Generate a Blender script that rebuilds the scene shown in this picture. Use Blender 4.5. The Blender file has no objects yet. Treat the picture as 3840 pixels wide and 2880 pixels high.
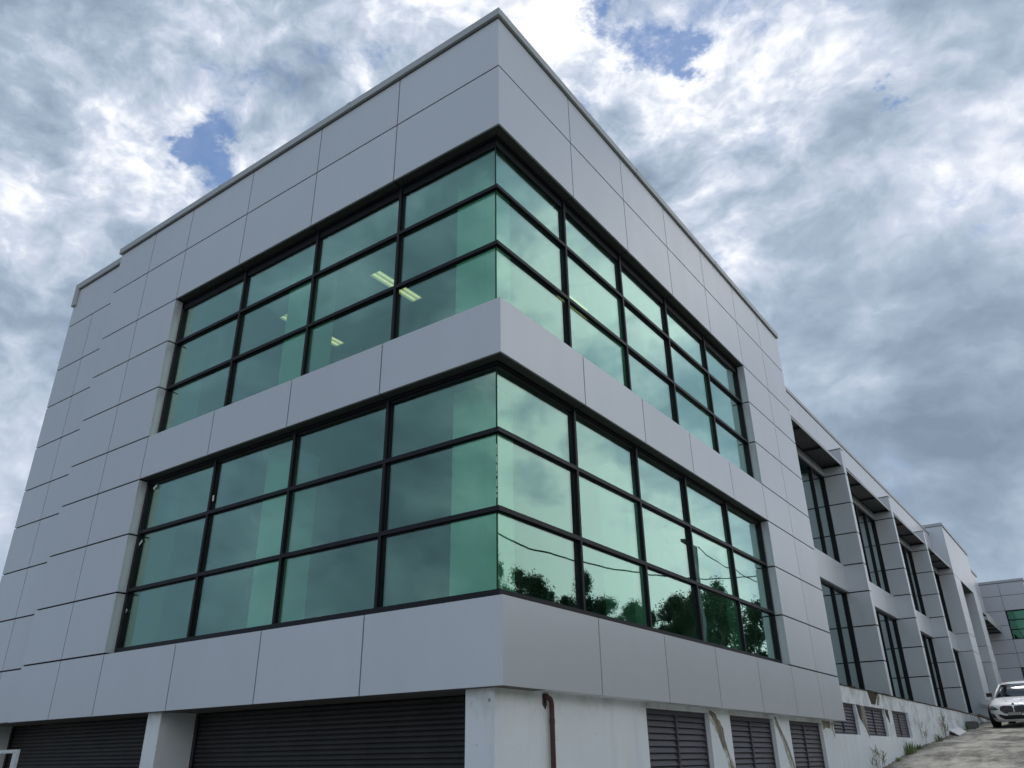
import bpy, math, random
from mathutils import Vector, Matrix, noise as mnoise
random.seed(7)
S = bpy.context.scene
COL = S.collection
K = 0.8                                  # building units -> metres
R = math.radians

# ------------------------------------------------------------------ camera
cam = bpy.data.objects.new('camera', bpy.data.cameras.new('camera'))
COL.objects.link(cam)
cam.data.sensor_width = 36.0
cam.data.lens = 2932.4/3840*36.0
cam.data.clip_start = 0.05
cam.data.clip_end = 3000
fw = Vector((-0.52177963, 0.73504148, 0.43296656))
rt = Vector((0.81180684, 0.58378671, -0.01275657))
up = Vector((0.26213673, -0.3448291, 0.90131972))
m = Matrix.Identity(4)
for i in range(3):
    m[i][0] = rt[i]; m[i][1] = up[i]; m[i][2] = -fw[i]
m.translation = Vector((5.42471688, -7.39323062, -0.72387941))*K
cam.matrix_world = m
S.camera = cam

# ------------------------------------------------------------------ exposure
S.view_settings.view_transform = 'Standard'
S.view_settings.look = 'None'
S.view_settings.exposure = 0.20
S.view_settings.gamma = 1.0
S.view_settings.use_curve_mapping = False

# ------------------------------------------------------------------ node helpers
class NB:
    def __init__(s, nt):
        s.nt = nt; nt.nodes.clear(); s.L = nt.links
    def n(s, t, **kw):
        nd = s.nt.nodes.new(t)
        for k, v in kw.items(): setattr(nd, k, v)
        return nd
    def put(s, sock, v):
        if hasattr(v, 'node'): s.L.new(v, sock)
        elif v is not None: sock.default_value = v
    def m(s, op, a, b=None, c=None, clamp=False):
        nd = s.n('ShaderNodeMath', operation=op); nd.use_clamp = clamp
        s.put(nd.inputs[0], a)
        if b is not None: s.put(nd.inputs[1], b)
        if c is not None: s.put(nd.inputs[2], c)
        return nd.outputs[0]
    def v(s, op, a, b=None, scale=None):
        nd = s.n('ShaderNodeVectorMath', operation=op)
        s.put(nd.inputs[0], a)
        if b is not None: s.put(nd.inputs[1], b)
        if scale is not None: s.put(nd.inputs['Scale'], scale)
        return nd.outputs['Value'] if op in ('DISTANCE', 'LENGTH', 'DOT_PRODUCT') else nd.outputs[0]
    def noise(s, vec, scale, detail=4, rough=0.5, dist=0.0, col=False):
        nd = s.n('ShaderNodeTexNoise')
        if vec is not None: s.put(nd.inputs['Vector'], vec)
        nd.inputs['Scale'].default_value = scale; nd.inputs['Detail'].default_value = detail
        nd.inputs['Roughness'].default_value = rough; nd.inputs['Distortion'].default_value = dist
        return nd.outputs['Color'] if col else nd.outputs[0]
    def rng(s, v, a, b, c=0.0, d=1.0, smooth=False):
        nd = s.n('ShaderNodeMapRange')
        if smooth: nd.interpolation_type = 'SMOOTHSTEP'
        s.put(nd.inputs[0], v)
        for i, x in enumerate((a, b, c, d)): s.put(nd.inputs[i+1], x)
        return nd.outputs[0]
    def mix(s, f, a, b):
        nd = s.n('ShaderNodeMix', data_type='RGBA')
        s.put(nd.inputs[0], f); s.put(nd.inputs[6], c4(a)); s.put(nd.inputs[7], c4(b))
        return nd.outputs[2]
    def ramp(s, f, pts):
        nd = s.n('ShaderNodeValToRGB'); s.put(nd.inputs[0], f)
        e = nd.color_ramp.elements
        while len(e) < len(pts): e.new(0.5)
        for i, (p, c) in enumerate(pts): e[i].position = p; e[i].color = c4(c)
        return nd.outputs[0]
def c4(c):
    if hasattr(c, 'node'): return c
    if isinstance(c, (int, float)): return (c, c, c, 1)
    return tuple(c)+(1,) if len(c) == 3 else c

# ------------------------------------------------------------------ sky (world)
SUN_AZ, SUN_EL = 95.0, 68.0             # degrees from +x towards +y
w = bpy.data.worlds.new('World'); S.world = w; w.use_nodes = True
b = NB(w.node_tree)
tc = b.n('ShaderNodeTexCoord').outputs['Generated']
sep = b.n('ShaderNodeSeparateXYZ'); b.L.new(tc, sep.inputs[0])
dx, dy, dz = sep.outputs
zz = b.m('ADD', b.m('MAXIMUM', dz, 0.0), 0.12)
cmb = b.n('ShaderNodeCombineXYZ')
b.put(cmb.inputs[0], b.m('DIVIDE', dx, zz)); b.put(cmb.inputs[1], b.m('DIVIDE', dy, zz))
P = cmb.outputs[0]
nrm = b.v('NORMALIZE', tc)
Q = b.v('MULTIPLY', nrm, (1.0, 1.0, 1.45))
warp = b.v('SCALE', b.v('SUBTRACT', b.noise(Q, 3.0, 5, 0.55, col=True), (0.5, 0.5, 0.5)), scale=0.20)
QW = b.v('ADD', Q, warp)
def blob(vec, x, y, r):
    d = b.v('DISTANCE', vec, (x, y, 0.0))
    return b.m('EXPONENT', b.m('MULTIPLY', b.m('MULTIPLY', d, d), -1.0/(r*r)))
def total(lst, vec):
    acc = None
    for (x, y, r, a) in lst:
        t = b.m('MULTIPLY', blob(vec, x, y, r), a)
        acc = t if acc is None else b.m('ADD', acc, t)
    return acc
PG = b.v('ADD', P, b.v('SCALE', b.v('SUBTRACT', b.noise(P, 11, 9, 0.68, col=True), (0.5, 0.5, 0.5)), scale=0.20))
gaps = [(-0.275, 0.753, 0.048, 0.25), (-0.31, 0.684, 0.036, 0.24), (-0.305, 0.63, 0.028, 0.22), (-0.25, 0.79, 0.036, 0.24),
        (-0.865, 0.471, 0.040, 0.25), (-0.93, 0.50, 0.036, 0.24), (-0.90, 0.487, 0.03, 0.2), (-0.642, 0.468, 0.035, 0.22), (-0.591, 0.512, 0.03, 0.2),
        (-0.724, 0.462, 0.03, 0.19), (-0.399, 0.776, 0.03, 0.22), (-0.043, 0.998, 0.022, 0.25), (-0.393, 1.177, 0.03, 0.15),
        (-0.17, 0.72, 0.05, 0.13), (0.25, 0.3, 0.16, 0.25), (0.9, -0.2, 0.12, 0.2), (-0.5, -0.9, 0.12, 0.2)]
n1 = b.noise(QW, 4.5, 11, 0.62)
cover = b.m('SUBTRACT', b.m('ADD', n1, 0.10), total(gaps, PG))
cover = b.m('ADD', cover, b.m('MULTIPLY', b.m('SUBTRACT', b.noise(QW, 14, 9, 0.66), 0.5), 0.26))
cover = b.rng(cover, 0.24, 0.50, 0.10, 1.0, smooth=True)
# relief: thick parts dark, edges and tops bright, lit from the sun's side
bigm = b.noise(b.v('ADD', Q, (4.2, 1.3, 0.6)), 2.6, 5, 0.5)
pf1 = b.noise(QW, 8.0, 10, 0.58)
pf2 = b.noise(b.v('ADD', QW, (-0.012, 0.022, 0.026)), 8.0, 10, 0.58)
def dirv(az, el): return (math.cos(R(az))*math.cos(R(el)), math.sin(R(az))*math.cos(R(el)), math.sin(R(el)))
near = b.rng(b.v('DOT_PRODUCT', nrm, dirv(140, 50)), 0.74, 0.97, 0.0, 1.0, smooth=True)
relief = b.m('MULTIPLY', b.m('SUBTRACT', pf1, pf2), b.rng(near, 0, 1, 0.75, 1.8))
tone = b.m('ADD', b.m('MULTIPLY', b.m('SUBTRACT', bigm, 0.5), -2.0), 0.50)
tone = b.m('ADD', tone, b.m('MULTIPLY', b.m('SUBTRACT', b.noise(b.v('ADD', QW, (1.0, 7.0, 2.0)), 6.0, 5, 0.5), 0.5), -0.8))
tone = b.m('ADD', tone, relief)
tone = b.m('ADD', tone, b.m('MULTIPLY', b.m('SUBTRACT', b.noise(QW, 15, 8, 0.6), 0.5), b.rng(near, 0, 1, 0.08, 0.20)))
bil = b.m('ABSOLUTE', b.m('SUBTRACT', b.noise(b.v('ADD', QW, (3.0, 3.0, 1.0)), 5.5, 7, 0.52), 0.5))
bil = b.rng(bil, 0.0, 0.16, 0.30, -0.20)
tone = b.m('ADD', tone, b.m('MULTIPLY', bil, -0.48))
spots = [(-0.72, 0.36, 0.26, 0.24), (-0.55, 0.55, 0.20, 0.16), (-0.42, 0.72, 0.14, 0.18), (-0.36, 0.60, 0.10, 0.14), (-0.15, 0.80, 0.11, 0.18),
         (-1.063, 0.27, 0.12, -0.16), (-1.16, 0.36, 0.06, 0.16), (-1.35, 0.5, 0.18, -0.05), (-0.317, 0.97, 0.12, -0.24), (-0.16, 1.06, 0.15, -0.20),
         (-0.152, 1.587, 0.22, -0.24), (-0.05, 2.1, 0.4, -0.08), (-0.35, 1.2, 0.07, 0.18), (0.05, 1.17, 0.12, 0.08), (0.05, 0.92, 0.12, 0.05), (-0.08, 1.4, 0.15, -0.08)]
tone = b.m('ADD', tone, total(spots, PG))
sunv = Vector(dirv(SUN_AZ, SUN_EL))
sd = b.v('DOT_PRODUCT', nrm, tuple(sunv))
tone = b.m('ADD', tone, b.m('MULTIPLY', near, 0.17))
# unseen sky lobes added to tune light on the cladding: bright yard side, duller opposite
yard = b.rng(b.v('DOT_PRODUCT', nrm, dirv(12, 0)), 0.10, 0.80, 0.0, 1.0, smooth=True)
low = b.rng(dz, 0.44, 0.78, 1.0, 0.0, smooth=True)
tone = b.m('ADD', tone, b.m('MULTIPLY', yard, b.m('ADD', b.m('MULTIPLY', low, 0.98), -0.20)))
tone = b.m('ADD', tone, b.rng(b.v('DOT_PRODUCT', nrm, dirv(-145, 42)), 0.3, 1.0, 0.0, -0.26, smooth=True))
tone = b.m('ADD', tone, b.m('MULTIPLY', b.rng(dz, 0.42, 0.66, 1.0, 0.0, smooth=True), b.rng(dy, -0.25, -0.85, 0.0, 0.24, smooth=True)))
# cloud banks round the sky, plus a dull lobe added to dim window reveals
for (az, el, c0, am) in ((-146, 14, .955, -.40), (-132, 15, .97, -.24), (-140, 27, .96, .08), (8, 22, .75, -.16), (-140, 6, .975, .30), (-128, 24, .98, .14), (66, 19, .975, -.26), (57, 13, .988, -.14), (72, 14, .985, -.12), (60, 26, .985, .10), (64, 9, .99, .08),
                         (-60, 30, .95, -.15), (0, 45, .95, -.12), (-95, 40, .94, -.12), (30, 15, .96, -.12)):
    dd = b.v('DOT_PRODUCT', b.v('NORMALIZE', b.v('ADD', nrm, b.v('SCALE', warp, scale=0.9))), dirv(az, el))
    tone = b.m('ADD', tone, b.rng(dd, c0, 1.0, 0.0, am, smooth=True))
# far clouds are seen edge on, low in the sky: contrast fades
flat = b.rng(dz, 0.0, 0.30, 0.75, 1.0)
tone = b.m('ADD', b.m('MULTIPLY', b.m('SUBTRACT', tone, 0.42), flat), 0.42)
ccol = b.ramp(tone, [(0.0, (0.20, 0.26, 0.345)), (0.28, (0.27, 0.345, 0.445)), (0.50, (0.37, 0.45, 0.56)), (0.72, (0.55, 0.61, 0.72)), (0.98, (0.96, 0.97, 1.0))])
sky = b.n('ShaderNodeTexSky', sky_type='NISHITA')
sky.sun_disc = False
sky.sun_elevation = R(SUN_EL); sky.sun_rotation = R(90-SUN_AZ)
sky.dust_density = 0.0; sky.air_density = 1.0; sky.ozone_density = 4.0
bg1 = b.n('ShaderNodeBackground'); b.L.new(sky.outputs[0], bg1.inputs[0]); bg1.inputs[1].default_value = 0.11
bg2 = b.n('ShaderNodeBackground'); b.L.new(ccol, bg2.inputs[0]); bg2.inputs[1].default_value = 1.0
mx = b.n('ShaderNodeMixShader'); b.L.new(cover, mx.inputs[0]); b.L.new(bg1.outputs[0], mx.inputs[1]); b.L.new(bg2.outputs[0], mx.inputs[2])
wo = b.n('ShaderNodeOutputWorld'); b.L.new(mx.outputs[0], wo.inputs[0])

# ------------------------------------------------------------------ sun behind cloud
sl = bpy.data.lights.new('sun', 'SUN'); sl.energy = 1.2; sl.angle = R(14); sl.color = (1.0, 0.96, 0.9)
so = bpy.data.objects.new('sun', sl); COL.objects.link(so)
so.rotation_euler = sunv.to_track_quat('Z', 'Y').to_euler()
so.location = sunv*60

# ------------------------------------------------------------------ materials
def mat(name, fn):
    mt = bpy.data.materials.new(name); mt.use_nodes = True
    nb = NB(mt.node_tree)
    out = nb.n('ShaderNodeOutputMaterial')
    nb.L.new(fn(nb), out.inputs[0])
    return mt
def princ(nb, col, rough=0.5, metal=0.0, bump=None, bstr=0.1, bdist=0.02, spec=0.5, coat=0.0, emis=None, estr=0):
    p = nb.n('ShaderNodeBsdfPrincipled')
    nb.put(p.inputs['Base Color'], c4(col)); nb.put(p.inputs['Roughness'], rough); nb.put(p.inputs['Metallic'], metal)
    p.inputs['Specular IOR Level'].default_value = spec
    p.inputs['Coat Weight'].default_value = coat; p.inputs['Coat Roughness'].default_value = 0.05
    if emis is not None:
        p.inputs['Emission Color'].default_value = c4(emis); p.inputs['Emission Strength'].default_value = estr
    if bump is not None:
        bp = nb.n('ShaderNodeBump'); bp.inputs['Strength'].default_value = bstr; bp.inputs['Distance'].default_value = bdist
        nb.put(bp.inputs['Height'], bump); nb.L.new(bp.outputs[0], p.inputs['Normal'])
    return p.outputs[0]
def gpos(nb): return nb.n('ShaderNodeNewGeometry').outputs['Position']
def rnd(nb): return nb.n('ShaderNodeObjectInfo').outputs['Random']
def simple(name, col, rough=0.5, metal=0.0, var=0.06, nscale=8.0, **kw):
    def f(nb):
        nz = nb.noise(gpos(nb), nscale, 5, 0.6)
        k = nb.rng(nz, 0.3, 0.7, 1-var, 1+var)
        c = nb.v('SCALE', tuple(col), scale=k)
        return princ(nb, c, nb.rng(nz, 0.3, 0.7, rough*0.9, min(1, rough*1.1)), metal, **kw)
    return mat(name, f)
def panel_mat(name, col, met=0.25, rough=0.33):
    def f(nb):
        pos = gpos(nb)
        streak = nb.n('ShaderNodeMapping'); streak.inputs['Scale'].default_value = (1.2, 1.2, 0.4); nb.L.new(pos, streak.inputs[0])
        dirt = nb.noise(streak.outputs[0], 1.6, 6, 0.6)
        k = nb.m('MULTIPLY', nb.rng(rnd(nb), 0, 1, 0.975, 1.02), nb.rng(dirt, 0.35, 0.75, 1.01, 0.975))
        c = nb.v('SCALE', tuple(col), scale=k)
        fine = nb.noise(pos, 60, 3, 0.6)
        wave = nb.noise(pos, 0.7, 2, 0.5)
        h = nb.m('ADD', nb.m('MULTIPLY', fine, 0.02), wave)
        return princ(nb, c, nb.rng(dirt, 0.3, 0.7, rough-0.02, rough+0.03), met, bump=h, bstr=0.12, bdist=0.03)
    return mat(name, f)
M = {}
M['panel'] = panel_mat('silver_panel', (0.605, 0.642, 0.685))
M['coping'] = panel_mat('coping_metal', (0.42, 0.445, 0.455), 0.2, 0.45)
M['soffit'] = panel_mat('soffit_panel', (0.040, 0.046, 0.044), 0.0, 0.6)  # shade of the undersides put into a darkened panel colour
M['joint'] = simple('joint_membrane', (0.012, 0.014, 0.018), 0.8)
M['frame'] = simple('black_frame', (0.007, 0.008, 0.012), 0.45, 0.0, 0.15, spec=0.28)
M['louvre'] = simple('dark_louvre', (0.060, 0.059, 0.076), 0.5, 0.0, 0.12)
M['shade'] = simple('sunshade_metal', (0.012, 0.014, 0.020), 0.5, 0.0, 0.1)
M['plaster'] = simple('interior_plaster', (0.78, 0.80, 0.76), 0.7, 0, 0.03)
M['ceiling'] = simple('ceiling_tile', (0.36, 0.38, 0.36), 0.8, 0, 0.03)
M['dimwall'] = simple('dimmed_interior', (0.06, 0.065, 0.065), 0.8)  # dimness of the rooms put into the colour of partitions and lower ceiling
M['carpet'] = simple('carpet', (0.10, 0.11, 0.12), 0.9)
def shutter_f(nb):
    pos = gpos(nb)
    nz = nb.noise(pos, 3.0, 7, 0.65)
    c = nb.mix(nb.rng(nz, 0.35, 0.7), (0.016, 0.016, 0.018), (0.034, 0.032, 0.031))
    return princ(nb, c, 0.55, 0.0)
M['shutter'] = mat('roller_shutter', shutter_f)
def wall_f(nb):
    pos = gpos(nb)
    sp = nb.n('ShaderNodeSeparateXYZ'); nb.L.new(pos, sp.inputs[0])
    mp = nb.n('ShaderNodeMapping'); mp.inputs['Scale'].default_value = (5, 5, 0.7); nb.L.new(pos, mp.inputs[0])
    st = nb.noise(mp.outputs[0], 1.2, 8, 0.65)
    bl = nb.noise(pos, 1.3, 6, 0.6)
    c = nb.mix(nb.rng(bl, 0.3, 0.75), (0.84, 0.90, 0.94), (0.78, 0.83, 0.86))
    c = nb.mix(nb.rng(st, 0.54, 0.85, 0, 0.30), c, (0.33, 0.34, 0.30))
    # grime that hangs off ledges, in runs of uneven length
    run = nb.m('ADD', sp.outputs[2], nb.m('MULTIPLY', st, 0.55))
    g = nb.rng(run, 0.02, 0.40, 0, 0.75)
    lower = nb.rng(nb.m('MULTIPLY', nb.noise(pos, 2.2, 6, 0.7), 1.0), 0.45, 0.7)
    c = nb.mix(nb.m('MULTIPLY', g, lower), c, (0.30, 0.31, 0.26))
    sp1 = nb.rng(nb.noise(pos, 17, 3, 0.5), 0.70, 0.78, 0, 0.5)
    c = nb.mix(sp1, c, (0.2, 0.2, 0.19))
    return princ(nb, c, 0.75, 0, bump=nb.noise(pos, 25, 6, 0.7), bstr=0.25, bdist=0.01, spec=0.3)
M['wall'] = mat('white_render', wall_f)
def conc_f(nb):
    pos = gpos(nb)
    mp = nb.n('ShaderNodeMapping'); mp.inputs['Scale'].default_value = (1.3, 0.55, 1); nb.L.new(pos, mp.inputs[0])
    a = nb.noise(mp.outputs[0], 0.8, 9, 0.68); c_ = nb.noise(pos, 6, 6, 0.7)
    c = nb.ramp(a, [(0.40, (0.10, 0.096, 0.086)), (0.48, (0.25, 0.238, 0.21)), (0.54, (0.42, 0.40, 0.35)), (0.64, (0.57, 0.55, 0.50))])
    c = nb.mix(nb.rng(c_, 0.45, 0.7, 0, 0.5), c, (0.15, 0.145, 0.13))
    c = nb.mix(nb.rng(nb.noise(mp.outputs[0], 5.0, 3, 0.5), 0.66, 0.70, 0, 0.5), c, (0.5, 0.48, 0.44))
    sp = nb.n('ShaderNodeSeparateXYZ'); nb.L.new(pos, sp.inputs[0])
    edge = nb.rng(nb.m('ADD', sp.outputs[0], nb.m('MULTIPLY', a, 1.4)), 0.3, 1.4, 0.55, 0.0)
    c = nb.mix(edge, c, (0.07, 0.068, 0.055))
    return princ(nb, c, 0.85, 0, bump=nb.m('ADD', c_, a), bstr=0.5, bdist=0.02, spec=0.3)
M['concrete'] = mat('worn_concrete', conc_f)
def ground_f(nb):
    pos = gpos(nb)
    a = nb.noise(pos, 0.6, 8, 0.65)
    c = nb.mix(nb.rng(a, 0.35, 0.65), (0.025, 0.042, 0.016), (0.065, 0.075, 0.035))
    return princ(nb, c, 0.95, 0, bump=a, bstr=0.5, bdist=0.1, spec=0.1)
M['grass'] = mat('rough_grass', ground_f)
def leaf_f(col):
    def f(nb):
        pos = gpos(nb)
        a = nb.noise(pos, 1.1, 3, 0.6); r_ = nb.n('ShaderNodeNewGeometry').outputs['Random Per Island']
        k = nb.m('MULTIPLY', nb.rng(a, 0.3, 0.7, 0.6, 1.5), nb.rng(r_, 0, 1, 0.6, 1.4))
        return princ(nb, nb.v('SCALE', tuple(col), scale=k), 0.6, 0, spec=0.3)
    return f
M['leaf'] = mat('eucalypt_leaf', leaf_f((0.035, 0.060, 0.022)))
M['leaf2'] = mat('dark_leaf', leaf_f((0.022, 0.042, 0.02)))
M['weed'] = mat('weed_leaf', leaf_f((0.10, 0.14, 0.045)))
M['dryweed'] = mat('dry_stalk', leaf_f((0.20, 0.19, 0.13)))
M['bark'] = simple('bark', (0.16, 0.13, 0.10), 0.9, 0, 0.3)
M['rust'] = simple('rusty_pipe', (0.065, 0.030, 0.030), 0.6, 0, 0.35, 14)
M['stain_brown'] = simple('brown_stain', (0.25, 0.23, 0.19), 0.9, 0, 0.22, 9)
M['stain_tan'] = simple('tan_stain', (0.42, 0.42, 0.37), 0.9, 0, 0.14, 9)
M['stain_dark'] = simple('bare_dark_patch', (0.06, 0.055, 0.045), 0.95, 0, 0.5, 11)
def stain_f(col, sc, lo, hi, amt):
    def f(nb):
        pos = gpos(nb)
        mp = nb.n('ShaderNodeMapping'); mp.inputs['Scale'].default_value = (1, 1.6, 0.7); nb.L.new(pos, mp.inputs[0])
        nz = nb.noise(mp.outputs[0], sc, 8, 0.7)
        p = princ(nb, nb.v('SCALE', tuple(col), scale=nb.rng(nb.noise(pos, 9, 6, 0.7), 0.3, 0.7, 0.6, 1.4)), 0.9, spec=0.2)
        tr = nb.n('ShaderNodeBsdfTransparent'); m_ = nb.n('ShaderNodeMixShader')
        nb.put(m_.inputs[0], nb.rng(nz, lo, hi, 0.0, amt)); nb.L.new(tr.outputs[0], m_.inputs[1]); nb.L.new(p, m_.inputs[2])
        return m_.outputs[0]
    return f
M['stain_brown'] = mat('brown_stain', stain_f((0.27, 0.24, 0.19), 7, 0.30, 0.50, 0.85))
M['stain_tan'] = mat('tan_stain', stain_f((0.50, 0.48, 0.40), 6, 0.32, 0.55, 0.75))
M['stain_dark'] = mat('bare_dark_patch', stain_f((0.07, 0.06, 0.045), 9, 0.22, 0.38, 0.97))
M['ink'] = simple('ink_mark', (0.05, 0.05, 0.05), 0.8)
M['tape'] = simple('white_tape', (0.80, 0.80, 0.76), 0.6)
M['silicone'] = simple('white_silicone', (0.55, 0.6, 0.55), 0.5, 0, 0.5, 30)
M['whitepaint'] = simple('white_paint', (0.62, 0.66, 0.68), 0.45, 0, 0.15, 12)
M['slab'] = simple('pale_slab', (0.62, 0.62, 0.62), 0.7)
M['block'] = simple('grey_block', (0.12, 0.125, 0.13), 0.9, 0, 0.3, 20)
M['timber'] = simple('grey_timber', (0.20, 0.17, 0.14), 0.85, 0, 0.3, 12)
M['cable'] = simple('black_cable', (0.015, 0.015, 0.015), 0.6)
M['galv'] = simple('galvanised_steel', (0.35, 0.36, 0.37), 0.5, 0.5)
M['lamp'] = mat('lit_tube', lambda nb: princ(nb, (0.9, 0.9, 0.7), 0.5, emis=(1.0, 0.66, 0.42), estr=1.05))
M['lamphouse'] = mat('lamp_reflector', lambda nb: princ(nb, (0.9, 0.9, 0.8), 0.4, emis=(1.0, 0.68, 0.45), estr=0.42))
def glass_f(tint, gl, f0, gain, wav=0.006):
    def f(nb):
        geo = nb.n('ShaderNodeNewGeometry'); pos = geo.outputs['Position']
        off_ = nb.v('ADD', pos, nb.v('SCALE', (7.0, 3.0, 5.0), scale=rnd(nb)))
        wv = nb.v('SCALE', nb.v('SUBTRACT', nb.noise(off_, 1.6, 2, 0.45, col=True), (0.5, 0.5, 0.5)), scale=wav)
        N = nb.v('NORMALIZE', nb.v('ADD', geo.outputs['Normal'], wv))
        lw = nb.n('ShaderNodeLayerWeight'); lw.inputs[0].default_value = 0.5
        fac = nb.m('ADD', nb.m('MULTIPLY', nb.m('POWER', lw.outputs['Facing'], 2.2), gain), f0, clamp=True)
        tr = nb.n('ShaderNodeBsdfTransparent'); tr.inputs[0].default_value = c4(tint)
        g = nb.n('ShaderNodeBsdfGlossy'); g.inputs[0].default_value = c4(gl); g.inputs['Roughness'].default_value = 0.0
        nb.L.new(N, g.inputs['Normal'])
        dirt = nb.noise(pos, 2.0, 6, 0.6)
        df = nb.n('ShaderNodeBsdfDiffuse'); df.inputs[0].default_value = (0.35, 0.55, 0.48, 1)
        m1 = nb.n('ShaderNodeMixShader'); nb.L.new(fac, m1.inputs[0]); nb.L.new(tr.outputs[0], m1.inputs[1]); nb.L.new(g.outputs[0], m1.inputs[2])
        m2 = nb.n('ShaderNodeMixShader'); nb.put(m2.inputs[0], nb.rng(dirt, 0.45, 0.8, 0.0, 0.035)); nb.L.new(m1.outputs[0], m2.inputs[1]); nb.L.new(df.outputs[0], m2.inputs[2])
        return m2.outputs[0]
    return f
M['glass'] = mat('green_glass', glass_f((0.65, 0.895, 0.78), (0.67, 0.90, 0.825), 0.11, 1.15, 0.009))
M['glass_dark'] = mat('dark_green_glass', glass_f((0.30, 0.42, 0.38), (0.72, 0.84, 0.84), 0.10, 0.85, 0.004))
M['glass_far'] = mat('far_green_glass', glass_f((0.3, 0.6, 0.45), (0.35, 0.75, 0.55), 0.16, 0.5, 0.004))
M['carpaint'] = simple('white_car_paint', (0.93, 0.94, 0.95), 0.45, 0, 0.01, coat=0.6)
M['carglass'] = simple('car_glass', (0.02, 0.025, 0.028), 0.03, 0.25, 0.02, coat=1.0, spec=1.0)
M['carblack'] = simple('car_black_trim', (0.012, 0.012, 0.014), 0.45)
M['chrome'] = simple('chrome', (0.62, 0.63, 0.66), 0.18, 1.0)
M['rubber'] = simple('tyre_rubber', (0.018, 0.018, 0.018), 0.85)
M['plate'] = simple('number_plate', (0.55, 0.55, 0.53), 0.5)
M['headlight'] = simple('headlight_glass', (0.05, 0.06, 0.07), 0.08, 0, 0.05, coat=1.0)
M['badge'] = simple('badge_blue', (0.10, 0.16, 0.30), 0.3)

# ------------------------------------------------------------------ mesh helpers
WLOC = {}
CACHE = {}
def mk(name, verts, faces, material, parent=None, sc=K, smooth=False, cache=True):
    vs = [Vector(v)*sc for v in verts]
    lo = Vector([min(v[i] for v in vs) for i in range(3)]); hi = Vector([max(v[i] for v in vs) for i in range(3)])
    c = Vector(((lo.x+hi.x)/2, (lo.y+hi.y)/2, lo.z))
    rel = [v-c for v in vs]
    key = None
    me = None
    if cache and len(rel) <= 64:
        key = (material.name, smooth, tuple((round(v.x, 4), round(v.y, 4), round(v.z, 4)) for v in rel), tuple(tuple(f) for f in faces))
        me = CACHE.get(key)
    if me is None:
        me = bpy.data.meshes.new(name)
        me.from_pydata([tuple(v) for v in rel], [], faces)
        me.materials.append(material)
        if smooth: me.polygons.foreach_set('use_smooth', [True]*len(me.polygons))
        me.update()
        if key: CACHE[key] = me
    o = bpy.data.objects.new(name, me); COL.objects.link(o)
    if parent is not None:
        o.parent = parent; o.location = c-WLOC[parent.name]
    else: o.location = c
    WLOC[o.name] = c
    return o
def thing(name, label, cat, loc, group=None, sc=K):
    o = bpy.data.objects.new(name, None); COL.objects.link(o)
    o.empty_display_size = 0.3
    o.location = Vector(loc)*sc; WLOC[o.name] = o.location.copy()
    o['label'] = label; o['category'] = cat
    if group: o['group'] = group
    return o
def tag(o, label, cat, group=None):
    o['label'] = label; o['category'] = cat
    if group: o['group'] = group
    return o
BF = [(0, 3, 2, 1), (4, 5, 6, 7), (0, 1, 5, 4), (1, 2, 6, 5), (2, 3, 7, 6), (3, 0, 4, 7)]
class G:
    def __init__(s): s.v = []; s.f = []
    def add(s, v, f):
        o = len(s.v); s.v += [tuple(x) for x in v]; s.f += [tuple(i+o for i in q) for q in f]; return s
    def box(s, x0, x1, y0, y1, z0, z1, sk=None):
        if x0 > x1: x0, x1 = x1, x0
        if y0 > y1: y0, y1 = y1, y0
        v = [(x0, y0, z0), (x1, y0, z0), (x1, y1, z0), (x0, y1, z0), (x0, y0, z1), (x1, y0, z1), (x1, y1, z1), (x0, y1, z1)]
        if sk: v = [sk(p) for p in v]
        return s.add(v, BF)
    def prism(s, poly, axis, a, b_):
        # poly: 2D points, extruded along axis from a to b
        n = len(poly); v = []
        for t in (a, b_):
            for (p, q) in poly:
                v.append({'x': (t, p, q), 'y': (p, t, q), 'z': (p, q, t)}[axis])
        f = [tuple(range(n)), tuple(range(2*n-1, n-1, -1))]+[(i, i+n, (i+1) % n+n, (i+1) % n) for i in range(n)]
        return s.add(v, f)
    def tube(s, pts, rad, seg=10, caps=True):
        pts = [Vector(p) for p in pts]; rs = rad if isinstance(rad, (list, tuple)) else [rad]*len(pts)
        o = len(s.v)
        for i, p in enumerate(pts):
            t = (pts[min(i+1, len(pts)-1)]-pts[max(i-1, 0)]).normalized()
            a = t.cross(Vector((0, 0, 1)) if abs(t.z) < 0.9 else Vector((1, 0, 0))).normalized(); c = t.cross(a)
            for k in range(seg):
                an = 2*math.pi*k/seg
                s.v.append(tuple(p+(a*math.cos(an)+c*math.sin(an))*rs[i]))
        for i in range(len(pts)-1):
            for k in range(seg):
                s.f.append((o+i*seg+k, o+i*seg+(k+1) % seg, o+(i+1)*seg+(k+1) % seg, o+(i+1)*seg+k))
        if caps:
            s.f.append(tuple(o+k for k in range(seg-1, -1, -1))); s.f.append(tuple(o+(len(pts)-1)*seg+k for k in range(seg)))
        return s
    def mk(s, name, material, parent=None, **kw): return mk(name, s.v, s.f, material, parent, **kw)
def box(name, x0, x1, y0, y1, z0, z1, material, parent=None, sk=None):
    return G().box(x0, x1, y0, y1, z0, z1, sk).mk(name, material, parent)

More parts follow.
